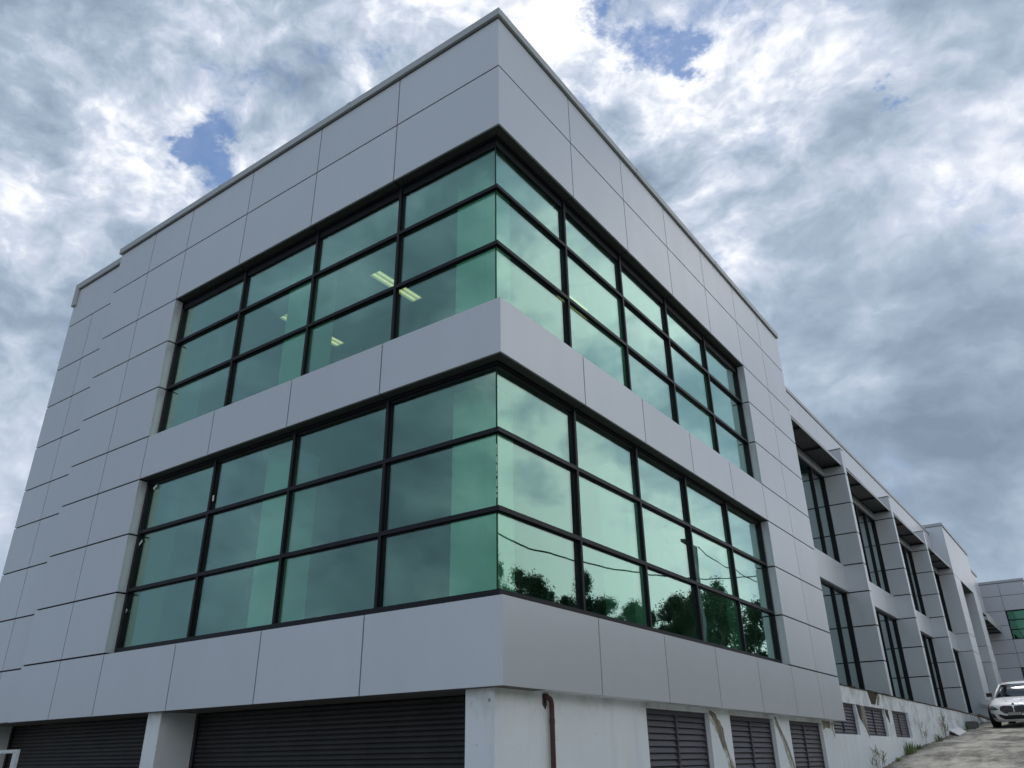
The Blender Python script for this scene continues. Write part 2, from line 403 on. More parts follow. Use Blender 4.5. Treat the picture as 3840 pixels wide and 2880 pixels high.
# ------------------------------------------------------------------ ground
PROF = [(-400, -2.72), (0, -2.72), (8, -2.10), (13, -1.55), (18.07, -1.02), (20.83, -0.73), (24.64, -0.43), (27.06, -0.30), (29.8, -0.07), (35.18, 0.28), (39.7, 0.60), (45, 0.85), (60, 1.3), (900, 1.3)]
def gz(y):
    for (a, za), (c, zc) in zip(PROF, PROF[1:]):
        if y <= c: return za+(zc-za)*(y-a)/(c-a)
    return PROF[-1][1]
def grid(name, xs, ys, zf, material):
    v = [(x, y, zf(x, y)) for y in ys for x in xs]; n = len(xs)
    f = [(j*n+i, j*n+i+1, (j+1)*n+i+1, (j+1)*n+i) for j in range(len(ys)-1) for i in range(n-1)]
    o = mk(name, v, f, material, None, smooth=True, cache=False); o['kind'] = 'structure'; return o
def hill(x): 
    t = min(1, max(0, (x-10)/12)); q = min(1, max(0, (x-26)/12)); return 3.5*t*t*(3-2*t)+8.6*q*q*(3-2*q)
ysg = [-900, -300, -100, -45]+[i for i in range(-40, 62, 2)]+[80, 120, 200, 400, 900]
grid('ground', [-900, -300, -100, -42, -20, -8, 0, 8, 10, 12, 14, 16, 18, 20, 22, 26, 29, 32, 35, 38, 60, 150, 400, 900], ysg, lambda x, y: gz(y)-0.06+hill(x), M['grass'])
dy_ = [-40, -20, -10, -5]+[0.5*i for i in range(-6, 121)]
grid('driveway', [-40, -20, -10, -5, -2, -0.4, 0.2, 0.8, 1.5, 3, 5, 7, 9], dy_, lambda x, y: gz(y)+0.012*mnoise.noise(Vector((x*0.7, y*0.5, 0))), M['concrete'])

# ------------------------------------------------------------------ main office block
J = [0, 1.011, 2.049, 3.105, 4.153, 5.03, 6.095, 7.148, 8.153, 9.405, 10.501]
A = [0, 2.232, 4.306, 6.401, 8.502, 9.964, 11.448]
C = [0, 2.196, 4.219, 6.224, 8.278, 10.314, 12.176, 13.95]
B1, B2, BS = 12.708, 13.909, 0.207
HG, VG, TH = 0.0155, 0.0115, 0.03
off = thing('office_block', 'tall silver panelled corner block with two ribbon windows of green glass', 'office building', (-7, 7, gz(0)))
PAN = M['panel']
def lp(x0, x1, z0, z1, y=0.0, name='cladding_panel'):     # left face
    return box(name, -x1+VG, -x0-VG, y, y+TH, z0+HG, z1-HG, PAN, off)
def rp(y0, y1, z0, z1, name='cladding_panel'):             # right face
    return box(name, -TH, 0, y0+VG, y1-VG, z0+HG, z1-HG, PAN, off)
def cp(z0, z1):                                            # folded corner panel
    g = G(); a, c, h0, h1 = A[1]-VG, C[1]-VG, z0+HG, z1-HG
    g.prism([(-a, 0), (0, 0), (0, c), (-TH, c), (-TH, TH), (-a, TH)], 'z', h0, h1)
    return g.mk('corner_panel', PAN, off)
for z0, z1 in ((J[0], J[1]), (J[4], J[5]), (J[8], J[9]), (J[9], J[10])):
    cp(z0, z1)
    for a, c in zip(A[1:4], A[2:5]): lp(a, c, z0, z1)
    for a, c in zip(C[1:5], C[2:6]): rp(a, c, z0, z1)
for z0, z1 in zip(J, J[1:]):
    for a, c in zip(A[4:6], A[5:7]): lp(a, c, z0, z1)
    for a, c in zip(C[5:7], C[6:8]): rp(a, c, z0, z1)
for i, (z0, z1) in enumerate(zip(J, J[1:])):
    if i == 9: lp(A[6], B2, z0, z1, BS)
    else: lp(A[6], B1, z0, z1, BS); lp(B1, B2, z0, z1, BS)
# end returns
box('return_panel', -A[6], -A[6]+TH, 0.035, BS+0.03, 0.01, J[10], PAN, off)
box('return_panel', -B2, -B2+TH, BS+0.035, 11.0, 0.01, J[10], PAN, off)
for z0, z1 in zip(J, J[1:]):
    box('return_panel', -1.6, -TH-0.004, C[7]-TH, C[7], z0+HG, z1-HG, PAN, off)
# reveals round the two ribbon windows
RD = 0.165
for lo, hi, ks in ((J[1], J[4], (1, 2, 3)), (J[5], J[8], (5, 6, 7))):
    for k in ks:
        z0, z1 = J[k]+HG, J[k+1]-HG
        box('reveal_panel', -A[4]-TH, -A[4], TH+0.003, RD, z0, z1, PAN, off)
        box('reveal_panel', -RD, -TH-0.003, C[5], C[5]+TH, z0, z1, PAN, off)
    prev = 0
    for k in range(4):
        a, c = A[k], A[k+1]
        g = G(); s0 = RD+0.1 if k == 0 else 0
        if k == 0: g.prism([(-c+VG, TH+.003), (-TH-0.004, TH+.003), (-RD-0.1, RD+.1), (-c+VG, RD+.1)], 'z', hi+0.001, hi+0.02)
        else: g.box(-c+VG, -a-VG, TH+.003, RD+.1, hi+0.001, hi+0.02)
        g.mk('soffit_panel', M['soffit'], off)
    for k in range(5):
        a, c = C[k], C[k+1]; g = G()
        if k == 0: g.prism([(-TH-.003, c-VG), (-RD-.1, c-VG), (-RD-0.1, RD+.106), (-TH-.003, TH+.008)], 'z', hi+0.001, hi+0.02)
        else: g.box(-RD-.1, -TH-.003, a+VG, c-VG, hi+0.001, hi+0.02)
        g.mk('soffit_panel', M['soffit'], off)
    # sill tops
    box('sill_flashing', -A[4], -0.02, TH+0.002, 0.30, lo-0.035, lo-0.012, M['coping'], off)
    box('sill_flashing', -0.30, -TH-0.002, 0.31, C[5], lo-0.035, lo-0.012, M['coping'], off)
# backing walls behind the panels (membrane in the joints)
g = G(); e = 0.034
for z0, z1 in ((0.03, J[1]-0.04), (J[4]+0.05, J[5]-0.04), (J[8]+0.05, J[10]-0.02)):
    g.box(-A[4]-.05, -e, e, 0.30, z0, z1); g.box(-0.30, -e, 0.302, C[5]+.05, z0, z1)
g.box(-A[6]+0.04, -A[4]-.054, e, 0.30, 0.03, J[10]-0.02)
g.box(-B2+0.04, -A[6]+0.036, BS+e, 0.50, 0.03, J[10]-0.02)
g.box(-0.30, -e, C[5]+.054, C[7]-0.04, 0.03, J[10]-0.02)
g.mk('backing_wall', M['joint'], off)
# solid envelope
g = G()
g.box(-B2+.05, -0.31, 11.0, 11.2, 0.03, 10.4); g.box(-B2+.05, -B2+.25, .55, 10.98, 0.03, 10.4)
g.box(-1.7, -0.31, C[7]-0.3, C[7]-0.05, 0.03, 10.4); g.box(-1.9, -1.72, 11.22, C[7]-.05, 0.03, 10.4)
g.mk('inner_wall', M['plaster'], off)
box('roof', -B2+.06, -0.31, 0.31, 11.0, 10.2, 10.4, M['coping'], off)
box('roof', -1.9, -0.31, 11.21, C[7]-.06, 10.2, 10.4, M['coping'], off)
box('floor_slab', -B2+.26, -0.305, 0.305, 10.98, 4.32, 4.92, M['plaster'], off)
box('floor_slab', -B2+.26, -0.305, 0.305, 10.98, 0.08, 0.90, M['plaster'], off)
box('carpet', -B2+.27, -0.31, 0.31, 10.97, 4.925, 4.96, M['carpet'], off)
box('carpet', -B2+.27, -0.31, 0.31, 10.97, 0.905, 0.94, M['carpet'], off)
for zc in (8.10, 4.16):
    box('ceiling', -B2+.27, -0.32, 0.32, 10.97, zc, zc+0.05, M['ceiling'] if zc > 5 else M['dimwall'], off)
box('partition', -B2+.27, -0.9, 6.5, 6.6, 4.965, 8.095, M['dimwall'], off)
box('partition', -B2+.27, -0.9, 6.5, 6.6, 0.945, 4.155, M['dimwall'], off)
for z0, z1 in ((0.945, 4.155), (4.965, 8.095)):
    for x in (-1.344, -5.55, -9.72): box('interior_column', x, x+0.62, 0.65, 1.27, z0, z1, M['plaster'], off)
    for y in (4.7, 8.9): box('interior_column', -1.25, -0.7, y, y+0.6, z0, z1, M['plaster'], off)
# coping
def coping(g, xa, xb, ya, yb): g.box(xa, xb, ya, yb, J[10]+0.03, J[10]+0.195)
g = G(); g.prism([(-A[6]-0.05, -0.05), (0.05, -0.05), (0.05, C[7]+0.02), (-0.30, C[7]+0.02), (-0.30, 0.30), (-A[6]-0.05, 0.30)], 'z', J[10]+0.025, J[10]+0.175)
g.mk('coping', M['coping'], off)
for px_ in (-7.6, -3.6):
    box('coping_joint_strip', px_, px_+0.10, -0.056, 0.3, J[10]+0.019, J[10]+0.181, M['coping'], off)
for py_ in (4.9, 9.2):
    box('coping_joint_strip', -0.3, 0.056, py_, py_+0.10, J[10]+0.019, J[10]+0.181, M['coping'], off)
g = G(); g.box(-B2-0.05, -A[6]-0.055, BS-0.05, 0.5, J[10]+0.02, J[10]+0.19)
g.box(-B2-0.05, -B2+0.13, BS-0.05, BS-0.004, 10.03, J[10]+0.02); g.box(-B2-0.05, -B2-0.004, BS-0.003, 0.5, 10.03, J[10]+0.02)
g.mk('coping', M['coping'], off)
g = G(); g.box(-A[6], -0.01, 0.012, 0.2, J[10], J[10]+0.03); g.box(-0.2, -0.012, 0.21, C[7]-.01, J[10], J[10]+0.03); g.box(-B2+.02, -A[6]-.02, BS+.012, .4, J[10], J[10]+.02)
g.mk('shadow_gap', M['joint'], off)

# ribbon windows: frames, mullions, transoms, panes
FR = M['frame']; GD = 0.226
def ribbon(lo, hi, trans, side, hd):
    D = GD+.03
    if side == 'L':
        xe = -A[4]
        def bar(g, y0, y1, z0, z1): g.prism([(xe+.001, y0), (-y0-.0004, y0), (-y1-.0004, y1), (xe+.001, y1)], 'z', z0, z1)
    else:
        ye = C[5]
        def bar(g, y0, y1, z0, z1): g.prism([(-y0, y0+.0004), (-y0, ye-.001), (-y1, ye-.001), (-y1, y1+.0004)], 'z', z0, z1)
    g = G(); bar(g, RD, D, lo-.01, lo+.095); bar(g, GD-.03, D, hi-hd, hi-.002); bar(g, RD, GD-.031, hi-.05, hi-.0025)
    if side == 'L': g.box(xe, xe+0.07, RD, D, lo+0.097, hi-hd-.002)
    else: g.box(-D, -RD, ye-.07, ye, lo+0.097, hi-hd-.002)
    wn = g.mk('window_frame', FR, off)
    ks = (A[1:4] if side == 'L' else C[1:5])
    for c in ks:
        q = G()
        if side == 'L': q.box(-c-.005, -c+.043, RD, GD, lo+0.097, hi-.052); q.box(-c-.03, -c+.066, GD-0.022, GD-0.001, lo+0.112, hi-hd-.001)
        else: q.box(-GD, -RD, c-.085, c-.037, lo+0.097, hi-.052); q.box(-GD+.001, -GD+.022, c-.106, c-.018, lo+0.112, hi-hd-.001)
        q.mk('mullion', FR, wn)
    for zt in trans:
        q = G(); bar(q, RD+.001, GD-.001, zt-.033, zt+.027); bar(q, GD-.018, GD-.002, zt-.052, zt-.0335); q.mk('transom', FR, wn)
    es = [GD+.004]+[c for c in ks]+([A[4]-.07] if side == 'L' else [ye-.07])
    zz_ = [lo+0.09]+list(trans)+[hi-hd+.01]
    for p, q_ in zip(es, es[1:]):
        for a, c in zip(zz_, zz_[1:]):
            if side == 'L': box('window_pane', -q_, -p-.001, GD, GD+0.014, a+.002, c-.002, M['glass'], wn)
            else: box('window_pane', -GD-0.014, -GD, p+0.001, q_-.001, a+.002, c-.002, M['glass'], wn)
T1 = (J[2]+.055, J[3]+.055); T2 = (J[6]+.02, J[7]+.01)
for side in 'LR':
    ribbon(J[1], J[4], T1, side, .085); ribbon(J[5], J[8], T2, side, .185)
for lo, hi in ((J[1], J[4]), (J[5], J[8])):
    g = G(); g.box(-GD-.0165, -GD-.0025, GD-.014, GD-.0015, lo+.1, hi-.09); g.mk('corner_seal', M['joint'], off)
g = G()
random.seed(3)
z = 2.25
while z < 3.0:
    h = random.uniform(.02, .10); g.box(-GD-.010, -GD+.0005, GD-.022, GD-.0145, z, z+h); z += h+random.uniform(.0, .05)
g.mk('silicone_bead', M['silicone'], off)
# dark soffit under the skirt, ground floor walls
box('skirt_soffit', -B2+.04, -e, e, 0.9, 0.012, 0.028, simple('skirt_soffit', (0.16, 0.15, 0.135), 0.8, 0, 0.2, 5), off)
box('skirt_soffit', -0.5, -e, 0.902, C[7]-.04, 0.012, 0.028, M['wall'], off)
WL, WR = 0.11, -0.2
W = M['wall']
def wbox(name, *a): return box(name, *a, W, off)
wbox('render_wall', -0.616, WR, WL, 1.0, -3.3, 0.01)
wbox('render_column', -7.015, -6.652, WL, 1.0, -3.3, 0.01)
wbox('render_column', -13.25, -12.85, WL, 1.0, -3.3, 0.01)
for (x0, x1) in ((-6.645, -0.62), (-12.845, -7.02)):
    sh = box('shutter_frame', x0, x1, 0.778, 0.80, -3.3, 0.0, M['shutter'], off)
    for gx in (x0, x1-.07): box('guide_rail', gx, gx+.07, 0.715, 0.7335, -3.3, -.003, M['shutter'], sh)
    z = -0.003; h = 0.064
    while z > -2.9:
        q = G(); q.prism([(0.752, z), (0.745, z-h*.22), (0.744, z-h*.70), (0.752, z-h+.010), (0.772, z-h+.014), (0.772, z-.001)], 'x', x0, x1)
        q.mk('shutter_slat', M['shutter'], sh); z -= h
# right ground floor wall with louvred openings, under the skirt and on along the wing
LW = [(3.797, 6.103), (7.022, 9.319), (10.259, 12.58)]
SW = [(13.55, 15.96), (16.851, 19.22), (20.15, 22.48)]
LT, LB, ST_, SB, WD = -0.06, -2.05, 0.478, -0.262, 0.09
PX = WR
def wseg(par, y0, y1, z0, z1, name='render_wall'): return box(name, PX-0.35, PX, y0, y1, z0, z1, W, par)
box('ground_floor_partition', -13.2, -0.6, 1.02, 1.12, -3.3, 0.0, M['joint'], off)
prev = 1.002
for (a, c) in LW:
    wseg(off, prev, a, -3.3, 0.01, 'render_wall'); wseg(off, a, c, LT, 0.01, 'render_lintel'); wseg(off, a, c, -3.3, LB, 'render_wall'); prev = c
wseg(off, prev, 13.30, -3.3, 0.01)
# plinth of the wing
wing = thing('office_wing', 'long lower wing with projecting fins and sunshades right of the corner block', 'office wing', (-5, 28, gz(28)))
wseg(wing, 13.302, SW[0][0], -3.0, 0.88)
prev = SW[0][0]
for i, (a, c) in enumerate(SW):
    if a > prev: wseg(wing, prev, a, -3.0, 0.88)
    wseg(wing, a, c, ST_, 0.88, 'render_lintel'); wseg(wing, a, c, -3.0, SB); prev = c
g = G()
ys_ = [prev, 26, 30, 34, 38, 41.96]
for a, c in zip(ys_, ys_[1:]): wseg(wing, a, c, -1.5, 0.88)
# weathered edge strip of the plinth
g = G(); y = 13.4
random.seed(11)
while y < 41.9:
    l = random.uniform(.25, .9); g.box(PX-.5, PX+random.uniform(.012, .035), y, min(y+l, 41.9), 0.882, 0.882+random.uniform(.018, .04)); y += l+.001
g.mk('plinth_flashing', M['stain_dark'], wing)
box('plinth_top', -1.6, PX-.01, 13.96, 41.95, 0.80, 0.879, W, wing)

def louvre_window(y0, y1, z0, z1, label, n):
    t = thing('louvre_window', label, 'louvred vent', (PX-WD, (y0+y1)/2, z0), 'dark louvred vents along the white wall')
    x0, x1 = PX-WD-.06, PX-WD+.012; fr = .05; ym = (y0+y1)/2
    g = G(); g.box(x0, x1, y0, y0+fr, z0, z1); g.box(x0, x1, y1-fr, y1, z0, z1); g.box(x0, x1, y0+fr+.001, y1-fr-.001, z1-fr*1.4, z1); g.box(x0, x1, y0+fr+.001, y1-fr-.001, z0, z0+fr*.8)
    g.mk('louvre_frame', M['louvre'], t)
    box('centre_post', x0, x1+.012, ym-.025, ym+.025, z0+fr*.8+.001, z1-fr*1.4-.001, M['louvre'], t)
    box('back_panel', x0-.16, x0-.15, y0, y1, z0, z1, M['joint'], t)
    zb = z0+fr*.8; pitch = (z1-fr*1.4-zb)/n
    for s_, (a, c) in enumerate(((y0+fr+.003, ym-.028), (ym+.028, y1-fr-.003))):
        for i in range(n):
            zz2 = zb+i*pitch
            q = G(); q.prism([(x1-.004, zz2+.006), (x1-.002, zz2+.012), (x1-.034, zz2+pitch+.004), (x1-.038, zz2+pitch)], 'y', a, c)
            q.mk('louvre_blade', M['louvre'], t)
    return t
lab = ['largest louvred vent, nearest the rusty downpipe', 'tall louvred vent between two brown stained white piers', 'tall louvred vent nearest the end of the overhanging panels']
for (a, c), l in zip(LW, lab): louvre_window(a, c, LB, LT, l, 21)
lab = ['small louvred vent half hidden behind the panelled overhang', 'small louvred vent between dark peeled patches of plinth', 'small louvred vent farthest up the driveway']
for (a, c), l in zip(SW, lab): louvre_window(a, c, SB, ST_, l, 8)

# stains and peeled patches on the render (thin layers of exposed material)
def patch(name, pts, x, material, par):
    pp = []
    n = len(pts)
    for i in range(n):
        a, c = pts[i], pts[(i+1) % n]
        L_ = math.hypot(a[0]-c[0], a[1]-c[1]); k = max(1, int(L_/.06))
        for j in range(k):
            t_ = j/k
            pp.append((a[0]+(c[0]-a[0])*t_+random.uniform(-.02, .02), a[1]+(c[1]-a[1])*t_+random.uniform(-.012, .012)))
    v = [(x, p[0], p[1]) for p in pp]+[(x-.004, p[0], p[1]) for p in pp]; n = len(pp)
    import mathutils
    tri = mathutils.geometry.tessellate_polygon([[Vector((p[0], p[1], 0)) for p in pp]])
    f = [tuple(t) for t in tri]+[(i, (i+1) % n, (i+1) % n+n, i+n) for i in range(n)]
    return mk(name, v, f, material, par, cache=False)
random.seed(5)
t2 = [(6.11, -0.19), (6.262, -0.273), (6.436, -0.432), (6.60, -0.66), (6.86, -1.15), (7.02, -1.15), (7.02, -0.9), (6.74, -0.62), (6.5, -0.22), (6.30, -0.05), (6.14, -0.02)]
t1 = [(6.169, -0.009), (6.336, -0.038), (6.52, -0.174), (6.648, -0.289), (6.702, -0.475), (6.733, -0.626), (6.906, -0.901), (6.96, -1.1), (6.90, -1.1), (6.80, -0.86), (6.713, -0.638), (6.55, -0.58), (6.436, -0.432), (6.366, -0.248), (6.241, -0.135), (6.106, -0.057)]
patch('tan_stain', t2, PX+.003, M['stain_tan'], off); patch('brown_stain', t1, PX+.0045, M['stain_brown'], off)
t3 = [(9.38, -0.02), (9.552, -0.178), (9.823, -0.366), (10.004, -0.556), (10.242, -0.912), (10.24, -1.15), (10.15, -1.15), (9.942, -0.946), (9.815, -0.746), (9.695, -0.53), (9.60, -0.368), (9.37, -0.141)]
t3b = [(9.36, -0.02), (9.46, -0.02), (9.75, -0.33), (9.86, -0.47), (10.0, -0.60), (10.2, -0.95), (10.17, -0.97), (9.93, -0.62), (9.78, -0.44), (9.6, -0.28)]
patch('tan_stain', t3, PX+.003, M['stain_tan'], off); patch('brown_stain', t3b, PX+.0045, M['stain_brown'], off)
t4 = [(12.63, -0.01), (13.27, -0.01), (13.29, -0.2), (13.2, -0.16), (12.86, -0.15), (12.66, -0.21)]
patch('brown_stain', t4, PX+.003, M['stain_brown'], off)
t5 = [(13.33, -.02), (13.53, -0.02), (13.535, -0.25), (13.50, -0.38), (13.42, -0.27), (13.32, -0.19)]
patch('tan_stain', t5, PX+.003, M['stain_tan'], wing)
s1 = [(17.50, 0.879), (17.575, 0.80), (17.694, 0.635), (17.753, 0.542), (17.833, 0.554), (17.98, 0.555), (18.20, 0.563), (18.33, 0.63), (18.563, 0.772), (18.80, 0.879)]
s1b = [(18.40, 0.55), (18.62, 0.56), (18.95, 0.80), (18.86, 0.876), (18.7, 0.80), (18.55, 0.74)]
patch('bare_patch', s1, PX+.003, M['stain_dark'], wing); patch('tan_stain', s1b, PX+.003, M['stain_brown'], wing)
s2 = [(16.02, 0.474), (16.091, 0.326), (16.19, 0.136), (16.287, 0.138), (16.35, 0.06), (16.55, -0.05), (16.84, -0.33), (16.848, 0.474)]
s2b = [(16.0, 0.474), (16.08, 0.30), (16.18, 0.12), (16.27, 0.13), (16.30, 0.05), (16.34, 0.05), (16.36, 0.2), (16.42, 0.35), (16.46, 0.474)]
patch('bare_patch', s2, PX+.003, M['stain_brown'], wing); patch('bare_patch', s2b, PX+.0045, M['stain_dark'], wing)
s3 = [(19.26, 0.474), (19.303, 0.305), (19.48, 0.19), (19.565, 0.10), (19.64, 0.13), (19.66, 0.35), (19.66, 0.42), (19.72, 0.474)]
patch('bare_patch', s3, PX+.003, M['stain_dark'], wing)
# triangle mark on the pier by the shutter
g = G(); tp = [(-.271, -.100), (-.288, -.1295), (-.2595, -.1300)]
for a, c in zip(tp, tp[1:]+tp[:1]): g.tube([(a[0], WL-.003, a[1]), (c[0], WL-.003, c[1])], .0022, 6)
g.mk('triangle_mark', M['ink'], off)

# ------------------------------------------------------------------ office wing
def xs(y): return -0.4058+0.00825*y
def sk(p): return (p[0]+xs(p[1]), p[1], p[2])
FINZ = [0.885, 1.96, 3.05, 4.14, 5.05, 6.10, 7.15, 8.19, 9.12]
FY = [13.55, 20.70, 27.86, 35.00]; END = 41.96; FT = 0.32
for i, y in enumerate(FY):
    if i == 0: continue
    fn = G().box(-1.25, -TH*1.2, y+TH*1.2, y+FT-TH*1.2, 0.885, 9.10, sk).mk('fin', M['joint'], wing)
    for z0, z1 in zip(FINZ, FINZ[1:]):
        hg = HG*1.3
        q = G()
        v = [(-1.25, y), (0, y), (0, y+FT), (-1.25, y+FT), (-1.25, y+FT-TH), (-TH, y+FT-TH), (-TH, y+TH), (-1.25, y+TH)]
        q.prism([(p[0]+xs(y), p[1]) for p in v], 'z', z0+hg, z1-hg); q.mk('fin_panel', PAN, fn)
    G().box(-1.25, .01, y-.01, y+FT+.01, 9.122, 9.145, sk).mk('fin_cap', M['coping'], fn)
bays = [(13.96, 20.70), (20.70+FT, 27.86), (27.86+FT, 35.0), (35.0+FT, END)]
for (a, c) in bays:
    a0, c0 = a+.004, c-.004
    G().box(-.93, -.63, a0, c0, 4.16, 5.045, sk).mk('spandrel_panel', PAN, wing)
    G().box(-.93, -.70, a0, c0, 8.22, 8.50, sk).mk('head_beam', PAN, wing)
    for z0, z1, nm in ((0.885, 4.155, 'lower'), (5.05, 8.215, 'upper')):
        g = G(); fd = -.68
        g.box(-.86, -.72, c0-.055, c0, z0, z1, sk); g.box(-.86, -.74, a0, c0-.057, z1-.06, z1-.002, sk); g.box(-.86, -.74, a0, c0-.057, z0, z0+.05, sk)
        wf = g.mk('window_frame', FR, wing)
        yy = [c0-.057]; y = c-1.45
        while y > a+.4:
            G().box(-.82, -.735, y-.03, y+.03, z0+.052, z1-.062, sk).mk('mullion', FR, wf); yy.append(y); y -= 1.45
        yy.append(a0)
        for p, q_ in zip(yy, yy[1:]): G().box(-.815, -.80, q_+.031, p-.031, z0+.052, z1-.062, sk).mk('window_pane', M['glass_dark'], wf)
# fascia and coping
G().box(-1.2, -.755, 13.96, END-.01, 8.60, 10.48, sk).mk('backing_wall', M['joint'], wing)
fy = [13.96, 20.95, 24.5, 28.05, 31.6, 35.15, 38.6, END-.012]
for a, c in zip(fy, fy[1:]): G().box(-.752, -.72, a+.008, c-.008, 8.52, 10.49, sk).mk('fascia_panel', PAN, wing)
G().box(-1.2, -.695, 13.96, END-.01, 10.52, 10.66, sk).mk('coping', M['coping'], wing)
G().box(-1.2, -.735, 13.97, END-.012, 10.485, 10.518, sk).mk('shadow_gap', M['joint'], wing)
# body of the wing
g = G(); g.box(-9, -1.3, 14.2, 41.9, 10.2, 10.4, sk); g.mk('roof', M['coping'], wing)
g = G(); g.box(-5.2, -5.0, 14.2, 41.9, -1, 10.2, sk); g.mk('inner_wall', M['plaster'], wing)
for zf in (.80, 4.40, 8.30): G().box(-5.0, -.94, 14.2, 41.9, zf-.0, zf+.12, sk).mk('floor_slab', M['plaster'], wing)
# sunshades
for i, (a, c) in enumerate(bays):
    lab = ['sunshade awning nearest the corner block, touching the tall panels', 'sunshade awning between the first and second wing fins', 'sunshade awning between the second and third wing fins', 'sunshade awning beside the far taller end block'][i]
    t = thing('sunshade', lab, 'sunshade', (xs(c)-.4, (a+c)/2, 8.5), 'slatted sunshades over the wing windows')
    x0, x1 = -.715, -.07
    for k in range(11):
        xx = x0+.03+(x1-x0-.09)*k/10
        G().prism([(xx+xs(c), 8.522), (xx+.045+xs(c), 8.545), (xx+.045+xs(c), 8.557), (xx+xs(c), 8.534)], 'y', a+.02, c-.02).mk('slat', M['shade'], t)
    for fr in (.0, .34, .67, 1.0):
        y = a+.04+(c-a-.14)*fr
        G().box(x0, x1-.005, y, y+.06, 8.475, 8.52, sk).mk('bracket', M['shade'], t)
    G().box(x1-.004, x1+.02, a+.01, c-.01, 8.475, 8.575, sk).mk('edge_rail', M['coping'], t)
    G().box(x0+.01, x1-.01, a+.02, c-.02, 8.560, 8.572, sk).mk('cover_sheet', M['shade'], t)
    G().box(x0, x0+.02, a+.02, c-.02, 8.50, 8.56, sk).mk('wall_rail', M['shade'], t)

# ------------------------------------------------------------------ taller end block
eb = thing('end_block', 'taller silver panelled block at the far end of the finned wing', 'office building', (-3, 47, gz(47)))
BX = -0.03
BZ = [0.5, 4.14, 5.05, 8.19]
def pier(y0, y1, x):
    f_ = box('pier', -1.6, x-.04, y0+.04, y1-.04, 0.3, 8.18, M['joint'], eb)
    for z0, z1 in zip(BZ, BZ[1:]):
        q = G(); q.prism([(-1.6, y0), (x, y0), (x, y1), (-1.6, y1), (-1.6, y1-.03), (x-.03, y1-.03), (x-.03, y0+.03), (-1.6, y0+.03)], 'z', z0+.014, z1-.014)
        q.mk('pier_panel', PAN, f_)
pier(END, 44.30, BX); pier(48.94, 51.20, BX+.03)
for y0, y1 in ((END, 46.04), (46.04, 51.20)):
    box('fascia_panel', BX-.03, BX, y0+.008, y1-.008, 8.205, 10.86, PAN, eb)
box('fascia_panel', -2.4, BX-.034, END, END+.03, 8.205, 10.86, PAN, eb)
box('fascia_panel', -2.4, BX-.034, 51.17, 51.20, 8.205, 10.86, PAN, eb)
box('backing_wall', -2.4, BX-.036, END+.035, 51.16, 8.22, 10.86, M['joint'], eb)
box('coping', -2.4, BX+.05, END-.05, 51.25, 10.885, 11.04, M['coping'], eb)
box('shadow_gap', -2.3, BX-.015, END+.01, 51.19, 10.862, 10.883, M['joint'], eb)
box('recess_wall', -1.6, -1.0, 44.30, 48.94, 4.2, 5.0, PAN, eb)
box('recess_wall', -1.6, -1.4, 44.30, 48.94, 0.3, 8.18, M['joint'], eb)
for z0, z1 in ((.6, 4.19), (5.01, 8.17)):
    wf = G().box(-1.3, -1.15, 44.30, 44.38, z0, z1).box(-1.3, -1.15, 48.86, 48.94, z0, z1).box(-1.3, -1.15, 46.6, 46.66, z0, z1).mk('window_frame', FR, eb)
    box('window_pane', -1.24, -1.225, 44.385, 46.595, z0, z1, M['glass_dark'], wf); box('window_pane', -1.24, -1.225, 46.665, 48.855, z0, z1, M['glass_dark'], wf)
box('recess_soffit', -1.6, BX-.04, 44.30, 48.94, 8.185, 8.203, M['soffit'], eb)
# set back continuation
CXX = -0.42
for y0, y1 in ((51.21, 54.6), (54.6, 57.85)):
    for z0, z1 in ((7.9, 9.3), (9.3, 10.58)):
        box('cladding_panel', CXX-.03, CXX, y0+.01, y1-.01, z0+.014, z1-.014, PAN, eb)
box('backing_wall', CXX-.5, CXX-.035, 51.21, 57.8, 7.9, 10.58, M['joint'], eb)
box('coping', CXX-.6, CXX+.05, 51.26, 57.9, 10.6, 10.75, M['coping'], eb)
box('cladding_panel', -1.3, CXX-.1, 51.3, 57.8, 1.0, 4.1, PAN, eb)
box('window_pane', -1.25, -1.2, 51.3, 57.8, 4.6, 7.85, M['glass_dark'], eb)
box('inner_wall', -2.0, -1.9, 51.3, 57.8, .5, 10.5, M['joint'], eb)
for k, (y0, y1) in enumerate(((51.6, 53.6), (53.62, 55.2))):
    for j_ in range(3): box('cladding_panel', -.8, -.25-.1*k, y0, y1, 2.4+j_*.85, 3.235+j_*.85, PAN, eb)
# canopy
cn = thing('entrance_canopy', 'dark triangular looking glass edged canopy projecting beside the far building', 'canopy', (-.3, 56, 6.9))
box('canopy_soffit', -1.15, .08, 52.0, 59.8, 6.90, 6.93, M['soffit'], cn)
box('canopy_edge', .082, .11, 52.0, 59.8, 6.90, 7.41, M['coping'], cn)
box('canopy_end', -1.15, .08, 59.75, 59.8, 6.932, 7.41, PAN, cn)
for k in range(4): box('canopy_rib', -1.15, .08, 53+k*1.9, 53.06+k*1.9, 6.84, 6.898, FR, cn)

